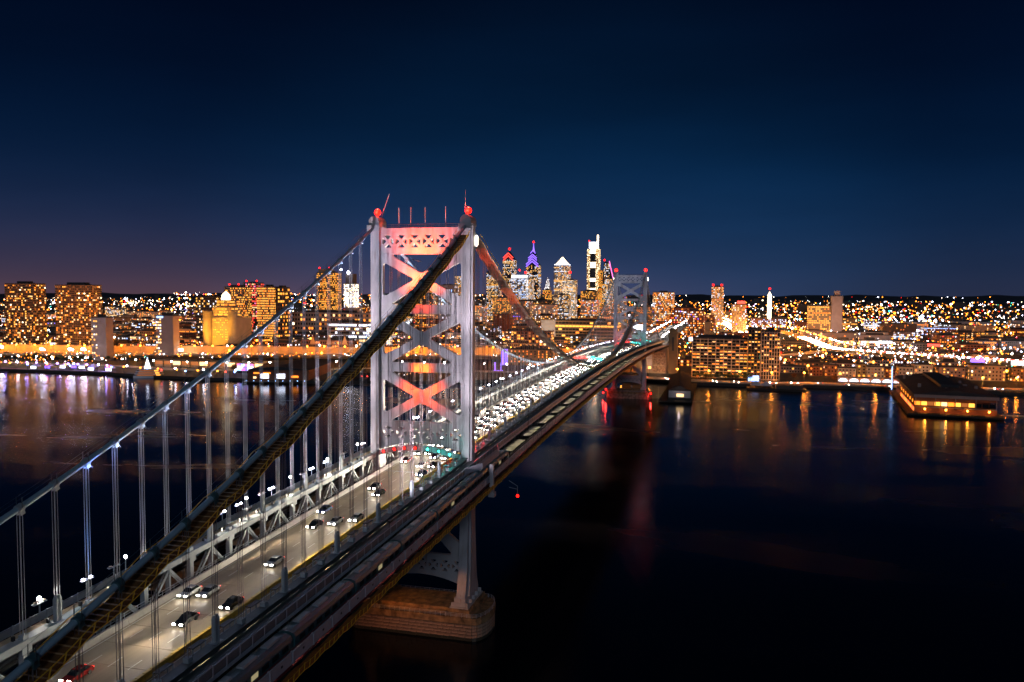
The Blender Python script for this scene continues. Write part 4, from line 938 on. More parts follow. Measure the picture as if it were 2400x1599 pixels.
bld('office_tower', 'dark block with sparse white windows just behind the golden building', 1050, 1075, 800, 838, 88, 'dark', 18, 3, .3, 'office')
t = bld('office_tower', 'stone tower with two red roof lights behind the golden building', 1300, 1330, 902, 950, 108, 'beige', 22, 3, .5, 'gold'); red_top(t, 1305, 940, 112); red_top(t, 1305, 918, 112)
t = bld('office_tower', 'narrow tower washed red and pink beside the bright yellow office', 1400, 1425, 931, 969, 118, 'grey', 24, 3, .5, 'red', run=.3); red_top(t, 1403, 962, 121); red_top(t, 1403, 936, 121)
bld('office_tower', 'wide office block with brightly lit yellow windows on every floor', 1150, 1180, 740, 777, 107, 'beige', 22, 2.6, .88, 'gold', wf=.55); bld('office_tower', 'dark glass wing on the side of the bright yellow office block', 1152, 1180, 724, 738, 106, 'dark', 14, 4, .5, 'gold')
t = bld('apartment_tower', 'tall slim yellow-lit tower standing alone against the sky behind the bare cable', 1400, 1430, 740, 785, 141, 'tan', 34, 2.8, .62, 'gold'); q = MB(); q.box(1405, 1425, 755, 783, 141, 149); q.build('crown', WALLS['beige'], t); red_top(t, 1406, 781, 150); red_top(t, 1406, 757, 150)
t = bld('unfinished_tower', 'unfinished tower with glaring white lower floors and a dark core top', 1500, 1525, 744, 769, 118, 'grey', 18, 3, .8, 'white', wf=.6, hf=.7, win0=60); q = MB(); q.box(1503, 1522, 747, 766, 118, 141); q.build('core', WALLS['dark'], t); q = MB(); q.ball((1500, 757, 144), 3); q.build('work_light', E_['cool'], t)
q = MB(); q.beam((1500, 775, 80), (1500, 775, 150), 1.2, 1.2); q.build('crane_mast', M['black'], t); q = MB(); q.ball((1500, 776, 151), 2); q.build('crane_light', E_['cool'], t)
t = bld('office_tower', 'pale office tower seen through the upper cross of the lit bridge tower', 1600, 1630, 532, 575, 117, 'pale', 14, 3, .35, 'cool')
bld('civic_block', 'long low pale building with a row of dark windows behind the bare cable', 1250, 1290, 580, 790, 57, 'pale', 6, 6, .4, 'home', bands=True)
t = bld('office_block', 'low office with long white ribbon windows in front of the long pale building', 1080, 1110, 520, 590, 44, 'grey', 6, 4, .35, 'cool', run=.4, wf=.9); q = MB(); q.box(1079, 1080, 438, 475, 42, 47); q.build('sign', E_['w_cool'], t)
bld('office_block', 'blue-white glowing glass block seen beside the lit bridge tower leg', 1020, 1045, 455, 490, 40, 'glass', 9, 1.6, .85, 'white', wf=.5, hf=.8)
t = bld('market_hall', 'brick hall with three warmly lit gables among dark roofs', 930, 950, 470, 560, 22, 'brick', 3, 4, .1, 'amber')
for yy in (485, 512, 540): q = MB(); q.poly([(929.7, yy-5, 16), (929.7, yy+5, 16), (929.7, yy, 30)]); q.build('gable_light', E_['w_dim'], t)
# tall towers of the centre
def skyscraper(name, label, x0, x1, y0, y1, z1, wall, fl, bay, p, pal, **k): return bld(name, label, x0, x1, y0, y1, z1, wall, fl, bay, p, pal, None, 'skyscraper', plant=False, **k)
def chevrons(t, x, y0, y1, zs, h, key, w=2.2):
    ym = (y0+y1)/2
    for z, k in zs:
        q = MB(); a = (y1-y0)/2*k; q.beam((x-.6, ym-a, z-h*k), (x-.6, ym, z), 1, w, side=(1, 0, 0)); q.beam((x-.6, ym+a, z-h*k), (x-.6, ym, z), 1, w, side=(1, 0, 0)); q.build('light_band', E_[key], t)
def gable(t, x0, x1, y0, y1, z0, z1, m, name='crown'):
    ym = (y0+y1)/2; q = MB(); q.v = [(x0, y0, z0), (x0, y1, z0), (x0, ym, z1), (x1, y0, z0), (x1, y1, z0), (x1, ym, z1)]; q.f = [(0, 2, 1), (3, 4, 5), (0, 3, 5, 2), (1, 2, 5, 4), (0, 1, 4, 3)]; q.m = [0]*5; q.build(name, m, t)
t = skyscraper('gabled_skyscraper', 'dark skyscraper with a gabled top edged in red light', 2700, 2745, 673, 715, 226, 'glass', 48, 3.2, .35, 'office', run=.15); gable(t, 2702, 2740, 675, 713, 226, 256, WALLS['glass']); chevrons(t, 2700, 675, 713, ((250, 1), (240, 1)), 18, 'w_red', 3); red_top(t, 2720, 694, 262, 4)
t = skyscraper('spired_skyscraper', 'spired skyscraper with purple chevron lights near the top', 2700, 2748, 579, 625, 205, 'glass', 44, 3.2, .4, 'office', run=.15)
for i, (k, z0, z1) in enumerate(((1, 205, 232), (.72, 226, 248), (.45, 244, 262))): a = 23*k; gable(t, 2701+6*i, 2745-6*i, 602-a, 602+a, z0, z1, WALLS['glass'])
chevrons(t, 2700, 579, 625, ((228, 1), (219, 1)), 20, 'w_purple', 3); chevrons(t, 2706, 585, 619, ((245, .95), (237, .95)), 15, 'w_purple', 2.8); chevrons(t, 2712, 592, 612, ((260, .95),), 12, 'w_purple', 2.5)
q = MB(); q.tube([(2722, 602, 255), (2722, 602, 268), (2722, 602, 286)], [5, 2, .8], 8); q.build('spire', E_['w_purple'], t); red_top(t, 2722, 602, 288, 3.5)
t = skyscraper('pyramid_skyscraper', 'pale skyscraper crowned by a brilliant white pyramid', 2500, 2548, 428, 478, 196, 'pale', 44, 3, .42, 'office', run=.2, pier=True); q = MB(); q.v = [(2502, 431, 197), (2546, 431, 197), (2546, 475, 197), (2502, 475, 197), (2524, 453, 226)]; q.f = [(0, 1, 4), (1, 2, 4), (2, 3, 4), (3, 0, 4)]; q.m = [0]*4; q.build('pyramid', E_['w_hot'], t); red_top(t, 2500, 422, 168, 4); q = MB(); q.box(2501, 2545, 429, 477, 196, 200); q.build('lit_cornice', E_['w_cool'], t)
t = thing('lattice_skyscraper', 'tallest skyscraper, gold-lit frame around dark sky lobbies with a white glowing mast', 'skyscraper', (3020, 422, 3)); HERO.append((2990, 3060, 390, 460))
q = MB(); q.box(3000, 3045, 399, 446, 2, 281); q.build('wall', WALLS['glass'], t); q = MB(); q.box(3006, 3040, 408, 440, 281, 308); q.build('lantern', E_['w_cool'], t); q = MB(); q.box(3010, 3018, 403, 408, 281, 336); q.build('mast', E_['w_hot'], t)
windows(t, 3000, 3045, 434, 446, 70, 280, 44, 3, .8, 'pale', faces='E', wf=.55, hf=.5, name='edge_window'); windows(t, 3000, 3045, 399, 411, 70, 280, 44, 3, .8, 'pale', faces='EN', wf=.55, hf=.5, name='edge_window')
for z in (85, 118, 150, 158, 205, 214, 222, 262, 270, 278): q = MB(); q.box(2999.5, 3000, 411, 434, z, z+4.5); q.build('lit_floor', E_['w_hot'], t)
for z in range(284, 307, 6): q = MB(); q.box(3005.2, 3006, 408, 440, z, z+1.2); q.build('lantern_fin', WALLS['grey'], t)
red_top(t, 3010, 440, 310, 2.5)
skyscraper('office_tower', 'slim lit tower close against the tallest skyscraper', 2850, 2880, 358, 377, 190, 'glass', 42, 2.6, .7, 'gold', run=.2)
t = skyscraper('slanted_skyscraper', 'tapered skyscraper with one slanting white-lit edge beside the small bridge tower', 2700, 2740, 300, 340, 150, 'glass', 32, 2.8, .5, 'office', run=.25); q = MB(); q.v = [(2700, 300, 151), (2700, 340, 151), (2740, 340, 151), (2740, 300, 151), (2700, 316, 216), (2700, 334, 216), (2740, 334, 216), (2740, 316, 216)]; q.f = [(0, 4, 5, 1), (1, 5, 6, 2), (2, 6, 7, 3), (3, 7, 4, 0), (4, 7, 6, 5)]; q.m = [0]*5; q.build('tapered_crown', WALLS['glass'], t)
windows(t, 2699, 2740, 314, 334, 152, 210, 14, 3, .5, "office", faces="E")
q = MB(); q.beam((2699, 299, 148), (2699, 315.5, 218), 1, 2.6, side=(1, 0, 0)); q.build('lit_edge', E_['w_pink'], t); red_top(t, 2700, 333, 219, 3)
t = bld('city_hall', 'white floodlit stone tower with a round clock below its dome', 2350, 2380, 463, 479, 120, 'white', 10, 4, 0, 'office'); q = MB(); q.tube([(2365, 471, 120), (2365, 471, 138), (2365, 471, 152)], [8, 6, 1], 10); q.build('dome', WALLS['white'], t); q = MB(); q.tube([(2348.8, 471, 100), (2349.6, 471, 100)], 4.5, 14); q.build('clock', E_['w_hot'], t)
lamp('facade_light', 'POINT', (2315, 455, 60), 220000, (.9, .95, 1), t, 3); lamp('facade_light', 'POINT', (2325, 465, 130), 200000, (.9, .95, 1), t, 3)
t = skyscraper('office_tower', 'office tower with a blue-white glowing sign along its roof', 2200, 2235, 505, 552, 146, 'grey', 30, 3, .55, 'cool', run=.3); q = MB(); q.box(2199, 2232, 508, 549, 147, 155); q.build('roof_sign', E_['sign_white'], t); red_top(t, 2205, 525, 168, 3); red_top(t, 2205, 506, 160, 3.5)
MIDS = [(2300, 620, 660, 170, 'glass', 'office', 'with pink-white ribbon floors'), (2100, 655, 700, 150, 'beige', 'office', 'in warm stone left half dark'), (2450, 545, 578, 150, 'beige', 'office', 'of brown stone behind the catwalk'), (2250, 440, 462, 110, 'dark', 'gold', 'with an arched dark top'), (2400, 385, 425, 145, 'beige', 'office', 'flat-topped beside the white tower'),
        (2300, 300, 350, 108, 'tan', 'gold', 'low and broad below the tallest skyscraper'), (2500, 265, 300, 150, 'grey', 'office', 'with a slim lit corner'), (2150, 360, 410, 96, 'pale', 'office', 'with a pale upper storey'), (2000, 250, 300, 82, 'white', 'mix', 'white and squarish'), (1900, 420, 470, 78, 'pale', 'mix', 'with many scattered white windows'),
        (2050, 180, 225, 92, 'tan', 'mix', 'of tan brick seen through the grey tower'), (1950, 480, 540, 86, 'beige', 'gold', 'stepped and yellow-lit'), (1800, 330, 390, 70, 'white', 'mix', 'pale and wide'), (2600, 700, 740, 160, 'grey', 'red', 'with reddish lights near the cable'), (1750, 640, 690, 95, 'dark', 'home', 'dark, close to the lit bridge leg'), (2000, 745, 790, 112, 'brick', 'home', 'of brick beyond the yellow tower')]
for i, (x, y0, y1, z1, wl, pl_, tx) in enumerate(MIDS): bld('office_tower', f'mid-rise office tower {tx} among the central towers', x, x+35, y0, y1, z1, wl, int(z1/4), 3.2, rnd.uniform(.35, .6), pl_, run=.15)
t = bld('federal_block', 'very wide tan office block with long lit ribbons across its front', 1200, 1240, 94, 207, 49, 'tan', 8, 6, .12, 'gold', run=.35, wf=.9, bands=True); q = MB(); q.box(1198, 1200, 206, 232, 12, 50); q.build('stair_tower', WALLS['white'], t); lamp('facade_light', 'POINT', (1160, 220, 30), 45000, (1, .85, .6), t, 2)
bld('apartment_block', 'tan block with large square lit windows under the sagging catwalk', 1010, 1035, 175, 235, 38, 'brick', 8, 6, .62, 'home', wf=.6, hf=.6)
t = bld('waterfront_hotel', 'tan hotel with coloured windows and one purple-lit end', 800, 830, 128, 196, 24, 'tan', 6, 5, .55, 'amber', wf=.3)
q = MB(); q.box(799.2, 800, 188, 196.5, 3, 24); q.build('purple_glow', E_['w_purple'], t)  # purple light on the end wall is put in as a glowing face
t = thing('lit_frame', 'purple-lit doorway frame near the hotel behind the bare cable', 'gateway', (720, 180, 3)); q = MB(); q.box(719, 720.5, 174, 175.2, 3, 13); q.box(719, 720.5, 182, 183.2, 3, 13); q.build('post', E_['w_purple'], t); q = MB(); q.box(718.6, 720.8, 173, 184, 2.8, 3.6); q.build('base', E_['w_purple'], t)
# north side towers
bld('apartment_tower', 'wide tower dense with white and pink windows just past the small bridge tower', 2000, 2040, 45, 101, 104, 'beige', 22, 3, .75, 'mix', wf=.65)
t = bld('office_tower', 'cream tower with two red roof lights above the bright street', 2300, 2335, -86, -50, 122, 'beige', 26, 3, .6, 'mix'); red_top(t, 2305, -55, 125, 3); red_top(t, 2305, -80, 125, 3)
t = bld('campanile', 'slender floodlit white tower with a red tip standing above low roofs', 2500, 2512, -236, -223, 96, 'white', 4, 4, 0, 'office'); q = MB(); q.box(2499, 2500, -235, -224, 8, 95); q.build('glow_face', E_['w_hot'], t); q = MB(); q.v = [(2500, -236, 97), (2512, -236, 97), (2512, -223, 97), (2500, -223, 97), (2506, -229.5, 110)]; q.f = [(0, 1, 4), (1, 2, 4), (2, 3, 4), (3, 0, 4)]; q.m = [0]*4; q.build('spire', E_['w_hot'], t); red_top(t, 2506, -229.5, 116, 3)  # floodlight on the tower is put in as a glowing face and spire
t = bld('housing_slab', 'pale blank-sided slab with a roof hut, tallest block on the north side', 1900, 1925, -368, -343, 96, 'pale', 20, 3, 0, 'office'); q = MB(); q.box(1905, 1918, -362, -350, 97, 109); q.build('roof_hut', WALLS['pale'], t); lamp('facade_light', 'POINT', (1830, -330, 30), 130000, (1, .7, .55), t, 3); bld('office_block', 'lower office with yellow ribbon floors beside the pale blank slab', 1905, 1935, -342, -290, 72, 'tan', 14, 4, .4, 'gold', run=.4)
bld('office_block', 'broad block with a bright roofline just right of the small tower', 1750, 1785, -30, 40, 66, 'brick', 12, 3.5, .6, 'mix'); bld('office_block', 'pink brick block left of the bright street', 1600, 1630, -45, 0, 62, 'brick', 12, 3, .5, 'mix')
t = bld('office_block', 'block with a glowing red roof sign north of the bright street', 1850, 1880, -140, -105, 74, 'tan', 14, 3.2, .5, 'mix'); q = MB(); q.box(1849, 1850.5, -137, -118, 76, 83); q.build('roof_sign', E_['w_red'], t)
t = bld('obelisk_column', 'tall tan chimney-like column beside the bridge approach', 900, 908, -68, -60, 60, 'tan', 4, 3, 0, 'home'); lamp('facade_light', 'POINT', (885, -58, 12), 5000, (1, .6, .25), t, 1)
# apartment complex by the river with individually built windows
def grid_building(name, label, x0, x1, y0, y1, z0, z1, nb, fl, p, dark_face=False, two=True, frame='grey'):
    t = thing(name, label, 'apartment building', ((x0+x1)/2, (y0+y1)/2, z0)); HERO.append((x0-8, x1+8, y0-8, y1+8))
    q = MB(); q.box(x0+.5, x1, y0+.5, y1-.5, z0-1, z1); q.build('wall', WALLS['dark'], t)
    fh = (z1-z0-2)/fl; bw = (y1-y0)/nb; q = MB()
    for j in range(nb+1):
        if j % (2 if two else 1) == 0 or j == nb: yy = y0+bw*j; q.box(x0-.2, x0+.6, yy-.38, yy+.38, z0, z1)
    for i in range(fl+1):
        if i % 2 == 0 or i == fl: z = z0+1+fh*i; q.box(x0-.15, x0+.6, y0, y1, z-.35, z+.35)
        else: z = z0+1+fh*i; q.box(x0+.15, x0+.6, y0, y1, z-.15, z+.15)
    q.build('facade_frame', WALLS[frame], t)
    r = MB(); r.box(x0-.4, x1, y0-.4, y1+.4, z1, z1+.6); r.box(x0+6, x1-3, y0+6, y1-6, z1+.6, z1+3.5); r.build('roof', M['roof'], t)
    for i in range(fl):
        for j in range(nb):
            ya, yb = y0+bw*j+.5, y0+bw*(j+1)-.5; za, zb = z0+1+fh*i+.55, z0+1+fh*(i+1)-.55
            w = MB(); lit = rnd.random() < p
            w.box(x0+.38, x0+.48, ya, yb, za, zb-(.45*fh if lit else 0)); w.build('window', E_[rnd.choice(('w_yellow', 'w_yellow', 'w_amber', 'w_warm'))] if lit else M['glass'], t)
    return t
t = grid_building('apartment_building', 'long grey-framed riverside apartment block with checkered yellow windows', 700, 722, -110, -51, 4, 48, 14, 12, .45, frame='white')
t = grid_building('apartment_building', 'dark glass apartment tower attached to the long riverside block', 692, 718, -123, -110.5, 4, 60, 4, 15, .45, frame='dark')
q = MB(); q.box(691.2, 692, -122, -111, 3, 9); q.build('entrance', E_['w_blue'], t)
t = grid_building('apartment_building', 'white-gridded apartment tower at the end of the riverside complex', 694, 720, -143, -124, 4, 57, 7, 12, .34, two=False, frame='white')
# anchorage and pylon
t = thing('anchorage', 'massive stone bridge anchorage with a lit wall below the deck', 'anchorage', (765, 0, 3)); HERO.append((730, 800, -40, 40))
q = MB(); q.box(748, 792, -20, 20, 2, 37); q.build('wall', WALLS['beige'], t); q = MB(); q.box(747, 748, -19, -4, 5, 30); q.build('rough_stone_panel', M['stone'], t); q = MB(); q.box(746.6, 747, -3, 6, 8, 30); q.build('pale_panel', WALLS['white'], t)
for z in (12, 20, 28): q = MB(); q.box(746.2, 748.5, -20.3, 20.3, z, z+.6); q.build('string_course', WALLS['beige'], t)
lamp('facade_light', 'POINT', (737, -12, 9), 2600, (1, .75, .38), t, .6); lamp('facade_light', 'POINT', (735, 3, 14), 1500, (.9, .95, 1), t, .6)
for s, nm in ((-1, 'beside the riverside apartments'), (1, 'behind the small bridge tower')):
    t = thing('bridge_pylon', f'tall square stone pylon at the bridge end, {nm}', 'pylon', (757, s*27, 3)); q = MB(); q.box(750, 764, s*27-5, s*27+5, 2, 50); q.build('shaft', WALLS['tan'], t); q = MB(); q.box(749.4, 764.6, s*27-5.6, s*27+5.6, 50, 52); q.box(751, 763, s*27-4.2, s*27+4.2, 52, 56); q.build('cap', WALLS['tan'], t)
    q = MB(); q.box(749.7, 750, s*27-1.2, s*27+1.2, 30, 46); q.build('recess_shade', WALLS['dark'], t)  # dark slab on the face, the recess's shade put into its colour
ap = MB(); ap.box(764, 1500, -16, 16, 34, 36.5); ap.build('approach_road', M['road'], kind='structure')
# piers and sheds in the river
t = thing('pier_shed', 'dark gabled pier shed with a pale lit sign board on its river end', 'pier shed', (580, -46, 0)); HERO.append((500, 670, -62, -28))
q = MB(); q.v = [(512, -57, 2), (512, -37, 2), (512, -37, 11), (512, -47, 15), (512, -57, 11), (655, -52, 2), (655, -30, 2), (655, -30, 11), (655, -41, 15), (655, -52, 11)]; q.f = [(0, 4, 3, 2, 1), (5, 6, 7, 8, 9), (1, 2, 7, 6), (2, 3, 8, 7), (3, 4, 9, 8), (4, 0, 5, 9)]; q.m = [0]*6; q.build('wall', M['timber'], t)
q = MB(); q.box(511, 511.8, -56.5, -37.5, 4.5, 10.5); q.build('sign_board', WALLS['white'], t); q = MB(); q.box(510.7, 511, -50.5, -44.5, 5.5, 8); q.build('lit_window', E_['w_warm'], t); q = MB(); q.box(505, 660, -58, -29, .8, 2); q.build('deck', M['timber'], t)
q = MB(); q.beam((513, -44, 15.2), (513, -38.5, 12.6), .4, .4); q.beam((655, -41, 15.2), (513, -47, 15.2), .5, .4); q.build('ridge', M['black'], t); lamp('sign_light', 'POINT', (505, -47, 12), 420, (1, .8, .85), t, .4)
t = thing('pier_building', 'large flat dark-roofed pier building with orange-lit arcade over the water', 'pier building', (560, -270, 0)); HERO.append((480, 700, -330, -225))
ang = Matrix.Rotation(math.radians(-6), 4, 'Z')
def R_(x, y, z): v = ang @ Vector((x-490, y+262, 0)); return (v.x+490, v.y-262, z)
def rbox(q, x0, x1, y0, y1, z0, z1, mi=0): q.hexa([R_(x0, y0, z0), R_(x1, y0, z0), R_(x1, y1, z0), R_(x0, y1, z0), R_(x0, y0, z1), R_(x1, y0, z1), R_(x1, y1, z1), R_(x0, y1, z1)], mi)
q = MB(); rbox(q, 482, 655, -296, -228, .6, 2.2); q.build('deck', M['timber'], t)
q = MB(); rbox(q, 490, 650, -292, -234, 2.2, 6.8); rbox(q, 490, 650, -292, -234, 12.5, 14.5); rbox(q, 494, 650, -288, -238, 6.8, 12.5); q.build('wall', WALLS['brick'], t)
q = MB(); pts = [R_(489, -293, 17), R_(489, -233, 17), R_(489, -263, 21), R_(652, -293, 17), R_(652, -233, 17), R_(652, -263, 21)]; q.v = pts+[R_(489, -293, 14.5), R_(489, -233, 14.5), R_(652, -293, 14.5), R_(652, -233, 14.5)]; q.f = [(0, 2, 5, 3), (2, 1, 4, 5), (6, 7, 1, 2, 0), (6, 0, 3, 8), (7, 9, 4, 1), (8, 3, 5, 4, 9)]; q.m = [0]*6; q.build('roof', M['roof'], t)
q = MB(); rbox(q, 520, 640, -270, -256, 19, 22.5); q.build('roof_monitor', M['roof'], t); q = MB(); rbox(q, 488.6, 489, -293, -233, 14.6, 17); q.build('fascia', WALLS['grey'], t)
for k in range(14):
    q = MB(); a, b = rnd.uniform(500, 640), rnd.uniform(-288, -238); rbox(q, a, a+rnd.uniform(1, 4), b, b+rnd.uniform(1, 3), 17, 19.8+rnd.uniform(0, 1.5)); q.build('roof_vent', WALLS['grey'], t)
for k in range(5):
    q = MB(); rbox(q, 488.4, 489.4, -291.5+14.2*k, -291.1+14.2*k, 7.3, 14.6); q.build('mullion', WALLS['grey'], t)
for k in range(12):
    q = MB(); a = -291+4.8*k; rbox(q, 489.5, 490, a+.3, a+4.4, 8.3, 11.3); q.build('window', E_[('w_yellow', 'w_amber', 'w_warm', 'w_yellow', 'w_dim')[k % 5]] if k > 2 else M['glass'], t)
for k in range(12):
    q = MB(); a = 493+9*k; rbox(q, a, a+6, -233.8, -233.4, 3.2, 6); q.build('arch_window', E_[('w_orange', 'w_red', 'w_amber', 'w_orange')[k % 4]], t)
    if k % 2: q = MB(); rbox(q, a, a+2.5, -233.8, -233.4, 9, 11.5); q.build('window', E_['w_amber'], t)
q = MB(); rbox(q, 487, 489.4, -291, -235, 6.8, 7.3); q.build('canopy', WALLS['grey'], t)
for k in range(4):
    p = R_(486.6, -286+15*k, 5.6); q = MB(); q.ball(p, .7); q.build('lamp_globe', E_['sodium'], t); lamp('arcade_light', 'POINT', (p[0]-1.2, p[1], 5.2), 900, (1, .32, .03), t, .4)
q = MB(); p = R_(650, -230, 3); q.tube([p, (p[0], p[1], 26)], .5, 6); q.build('light_mast', E_['w_blue'], t)
t = thing('pier_building', 'brown brick pier warehouse with blue lamps along the water behind the suspenders', 'pier building', (585, 385, 0)); HERO.append((525, 660, 325, 440))
q = MB(); q.v = [(536, 402, 1), (552, 340, 1), (650, 365, 1), (634, 427, 1), (536, 402, 14), (552, 340, 14), (650, 365, 14), (634, 427, 14)]; q.f = [(0, 1, 5, 4), (1, 2, 6, 5), (2, 3, 7, 6), (3, 0, 4, 7)]; q.m = [0]*4; q.build('wall', WALLS['brick'], t)
q = MB(); q.v = [(534, 403, 14), (551, 338, 14), (652, 364, 14), (635, 429, 14), (542, 370, 18), (643, 397, 18)]; q.f = [(0, 4, 1), (1, 4, 5, 2), (2, 5, 3), (3, 5, 4, 0)]; q.m = [0]*4; q.build('roof', M['roof'], t)
q = MB(); q.v = [(529, 405, .6), (547, 333, .6), (655, 362, .6), (637, 434, .6), (529, 405, 2), (547, 333, 2), (655, 362, 2), (637, 434, 2)]; q.f = [(4, 5, 6, 7), (0, 1, 5, 4), (3, 0, 4, 7), (1, 2, 6, 5)]; q.m = [0]*4; q.build('deck', M['timber'], t)
def on_front(f, z, dx=.6): return Vector((536-dx, 402, z)).lerp(Vector((552-dx, 340, z)), f)
for k, (f, w_, z, hh, ke) in enumerate(((.28, .14, 5, 5, 'w_cool'), (.55, .14, 5, 5, 'w_cool'), (.78, .12, 6, 2, 'w_amber'), (.12, .05, 5, 2, 'w_warm'), (.15, .1, 10, 1.4, 'w_amber'), (.32, .12, 10, 1.4, 'w_amber'))):
    q = MB(); a, b = on_front(f-w_/2, z), on_front(f+w_/2, z); q.poly([b, a, a+Vector((0, 0, hh)), b+Vector((0, 0, hh))]); q.build('window', E_[ke], t)
for k in range(9): q = MB(); p = on_front(.02+.12*k, 3, 5); q.ball(p, .55); q.build('dock_lamp', E_['w_blue'], t)
t = thing('boat_dock', 'low dark pier with scattered small lamps next to the lit bridge leg', 'pier', (600, 300, 0)); HERO.append((560, 660, 225, 335)); q = MB(); q.box(572, 650, 255, 325, .5, 2.4); q.box(600, 650, 262, 318, 2.4, 8); q.build('deck', M['timber'], t); windows(t, 600, 650, 262, 318, 3, 8, 2, 3, .35, 'mix', faces='EN')
t = thing('tent_barge', 'barge with a peaked white tent moored in front of the white-gridded tower', 'barge', (640, -135, 0)); HERO.append((620, 655, -165, -105)); q = MB(); q.box(630, 650, -165, -108, -.5, 2); q.build('hull', M['timber'], t)
for yy in (-117, -127): q = MB(); q.v = [(633, yy-5.5, 4.5), (645, yy-5.5, 4.5), (645, yy+5.5, 4.5), (633, yy+5.5, 4.5), (639, yy, 9)]; q.f = [(0, 1, 4), (1, 2, 4), (2, 3, 4), (3, 0, 4)]; q.m = [0]*4; q.build('tent_roof', M['canvas'], t)
q = MB(); q.box(634, 648, -162, -136, 2, 5.5); q.build('cabin', WALLS['dark'], t)
# riverboat, pavilion, cone of lights, tents on the south quay
t = thing('riverboat', 'white three-decked riverboat with a yellow-lit stern moored by the quay', 'boat', (550, 537, 0)); d = Vector((9, -30, 0)).normalized(); n_ = Vector((-d.y, d.x, 0))
def bb_(q, u0, u1, v0, v1, z0, z1): c = Vector((550.5, 536, 0)); q.hexa([(c+d*u+n_*v+Vector((0, 0, z))) for z in (z0, z1) for u, v in ((u0, v0), (u1, v0), (u1, v1), (u0, v1))])
q = MB(); bb_(q, -16, 16, -4, 4, -.5, 2.2); q.build('hull', M['canvas'], t)
for i in range(3): q = MB(); bb_(q, -14+1.5*i, 14-1.2*i, -3.6, 3.6, 2.3+2.5*i, 4.0+2.5*i); q.build('deck_house', WALLS['dark'], t); q = MB(); bb_(q, -14.8+1.5*i, 14.8-1.2*i, -4, 4, 4.05+2.5*i, 4.7+2.5*i); q.build('deck_rail', M['canvas'], t)
for i in range(3): q = MB(); bb_(q, 9-i, 14-1.2*i, -3.8, -3.65, 2.6+2.5*i, 3.8+2.5*i); bb_(q, 9-i, 14-1.2*i, 3.65, 3.8, 2.6+2.5*i, 3.8+2.5*i); q.build('stern_window', E_['w_yellow'], t)
lamp('boat_fill_light', 'POINT', (535, 545, 9), 500, (.8, .8, 1), t, .3)  # added lamp off the hull that brightens the dark boat
for i in range(3): q = MB(); bb_(q, -12+1.5*i, 8-1.2*i, -3.75, -3.62, 2.7+2.5*i, 3.6+2.5*i); bb_(q, -12+1.5*i, 8-1.2*i, 3.62, 3.75, 2.7+2.5*i, 3.6+2.5*i); q.build('cabin_window', E_['w_dim'], t)
t = thing('light_cone', 'tall cone of white lights shaped like a tree on the quay', 'light tree', (585, 566, 3)); q = MB(); q.tube([(585, 566, 3), (585, 566, 18)], [4.6, .3], 16); q.build('cone', E_['sign_white'], t); q = MB(); q.octa((585, 566, 18.8), 1); q.build('star', E_['w_blue'], t)
t = thing('rink_pavilion', 'long low pavilion with a dark roof and glowing panes between columns', 'pavilion', (650, 520, 3)); HERO.append((625, 690, 440, 610))
q = MB(); q.box(640, 672, 448, 602, 11, 13); q.build('roof', M['roof'], t)
for k in range(13): q = MB(); q.box(639.6, 640.6, 448+12.7*k-.4, 448+12.7*k+.4, 3, 11); q.build('column', WALLS['dark'], t)
for k in range(12): q = MB(); q.box(641, 641.3, 449+12.7*k+.4, 449+12.7*k+11.2, 6, 10.4); q.build('pane', E_['w_dim'] if k % 3 else E_['w_warm'], t)
q = MB(); q.box(641.4, 671, 449, 601, 3, 5.5); q.build('wall', WALLS['beige'], t)
for k in range(9):
    x, y = 575+rnd.uniform(0, 22), 612+13*k; t = thing('market_tent', f'{ordinal(k+1)} small peaked market tent on the quay, counted from the riverboat, lit {"violet" if k % 2 else "white"}', 'tent', (x, y, 3), 'market tents along the quay')
    q = MB(); q.v = [(x-4, y-4, 6), (x+4, y-4, 6), (x+4, y+4, 6), (x-4, y+4, 6), (x, y, 9)]; q.f = [(0, 1, 4), (1, 2, 4), (2, 3, 4), (3, 0, 4)]; q.m = [0]*4; q.build('roof', M['canvas'], t); q = MB(); q.box(x-3.8, x-3.6, y-3.8, y+3.8, 3, 6); q.build('front_light', E_['w_purple'] if k % 2 else E_['sign_white'], t)
    if k % 3 == 0: lamp('tent_light', 'POINT', (x-8, y, 7), 4500, (.45, .35, 1), t, .5)
t = thing('video_screen', 'large colourful video screen on the quay beside the brick pier warehouse', 'screen', (600, 445, 3)); q = MB()
for r_ in range(3):
    for c_ in range(8): q.box(599.5, 600, 436+2.6*c_, 436+2.6*c_+2.55, 6+2.6*r_, 6+2.6*r_+2.55, rnd.choice((0, 0, 1, 2, 3)))
q.build('display', [E_['w_cool'], E_['w_pink'], E_['w_blue'], E_['w_purple']], t); q = MB(); q.box(600.1, 601, 437, 457, 3, 14); q.build('back', M['black'], t)

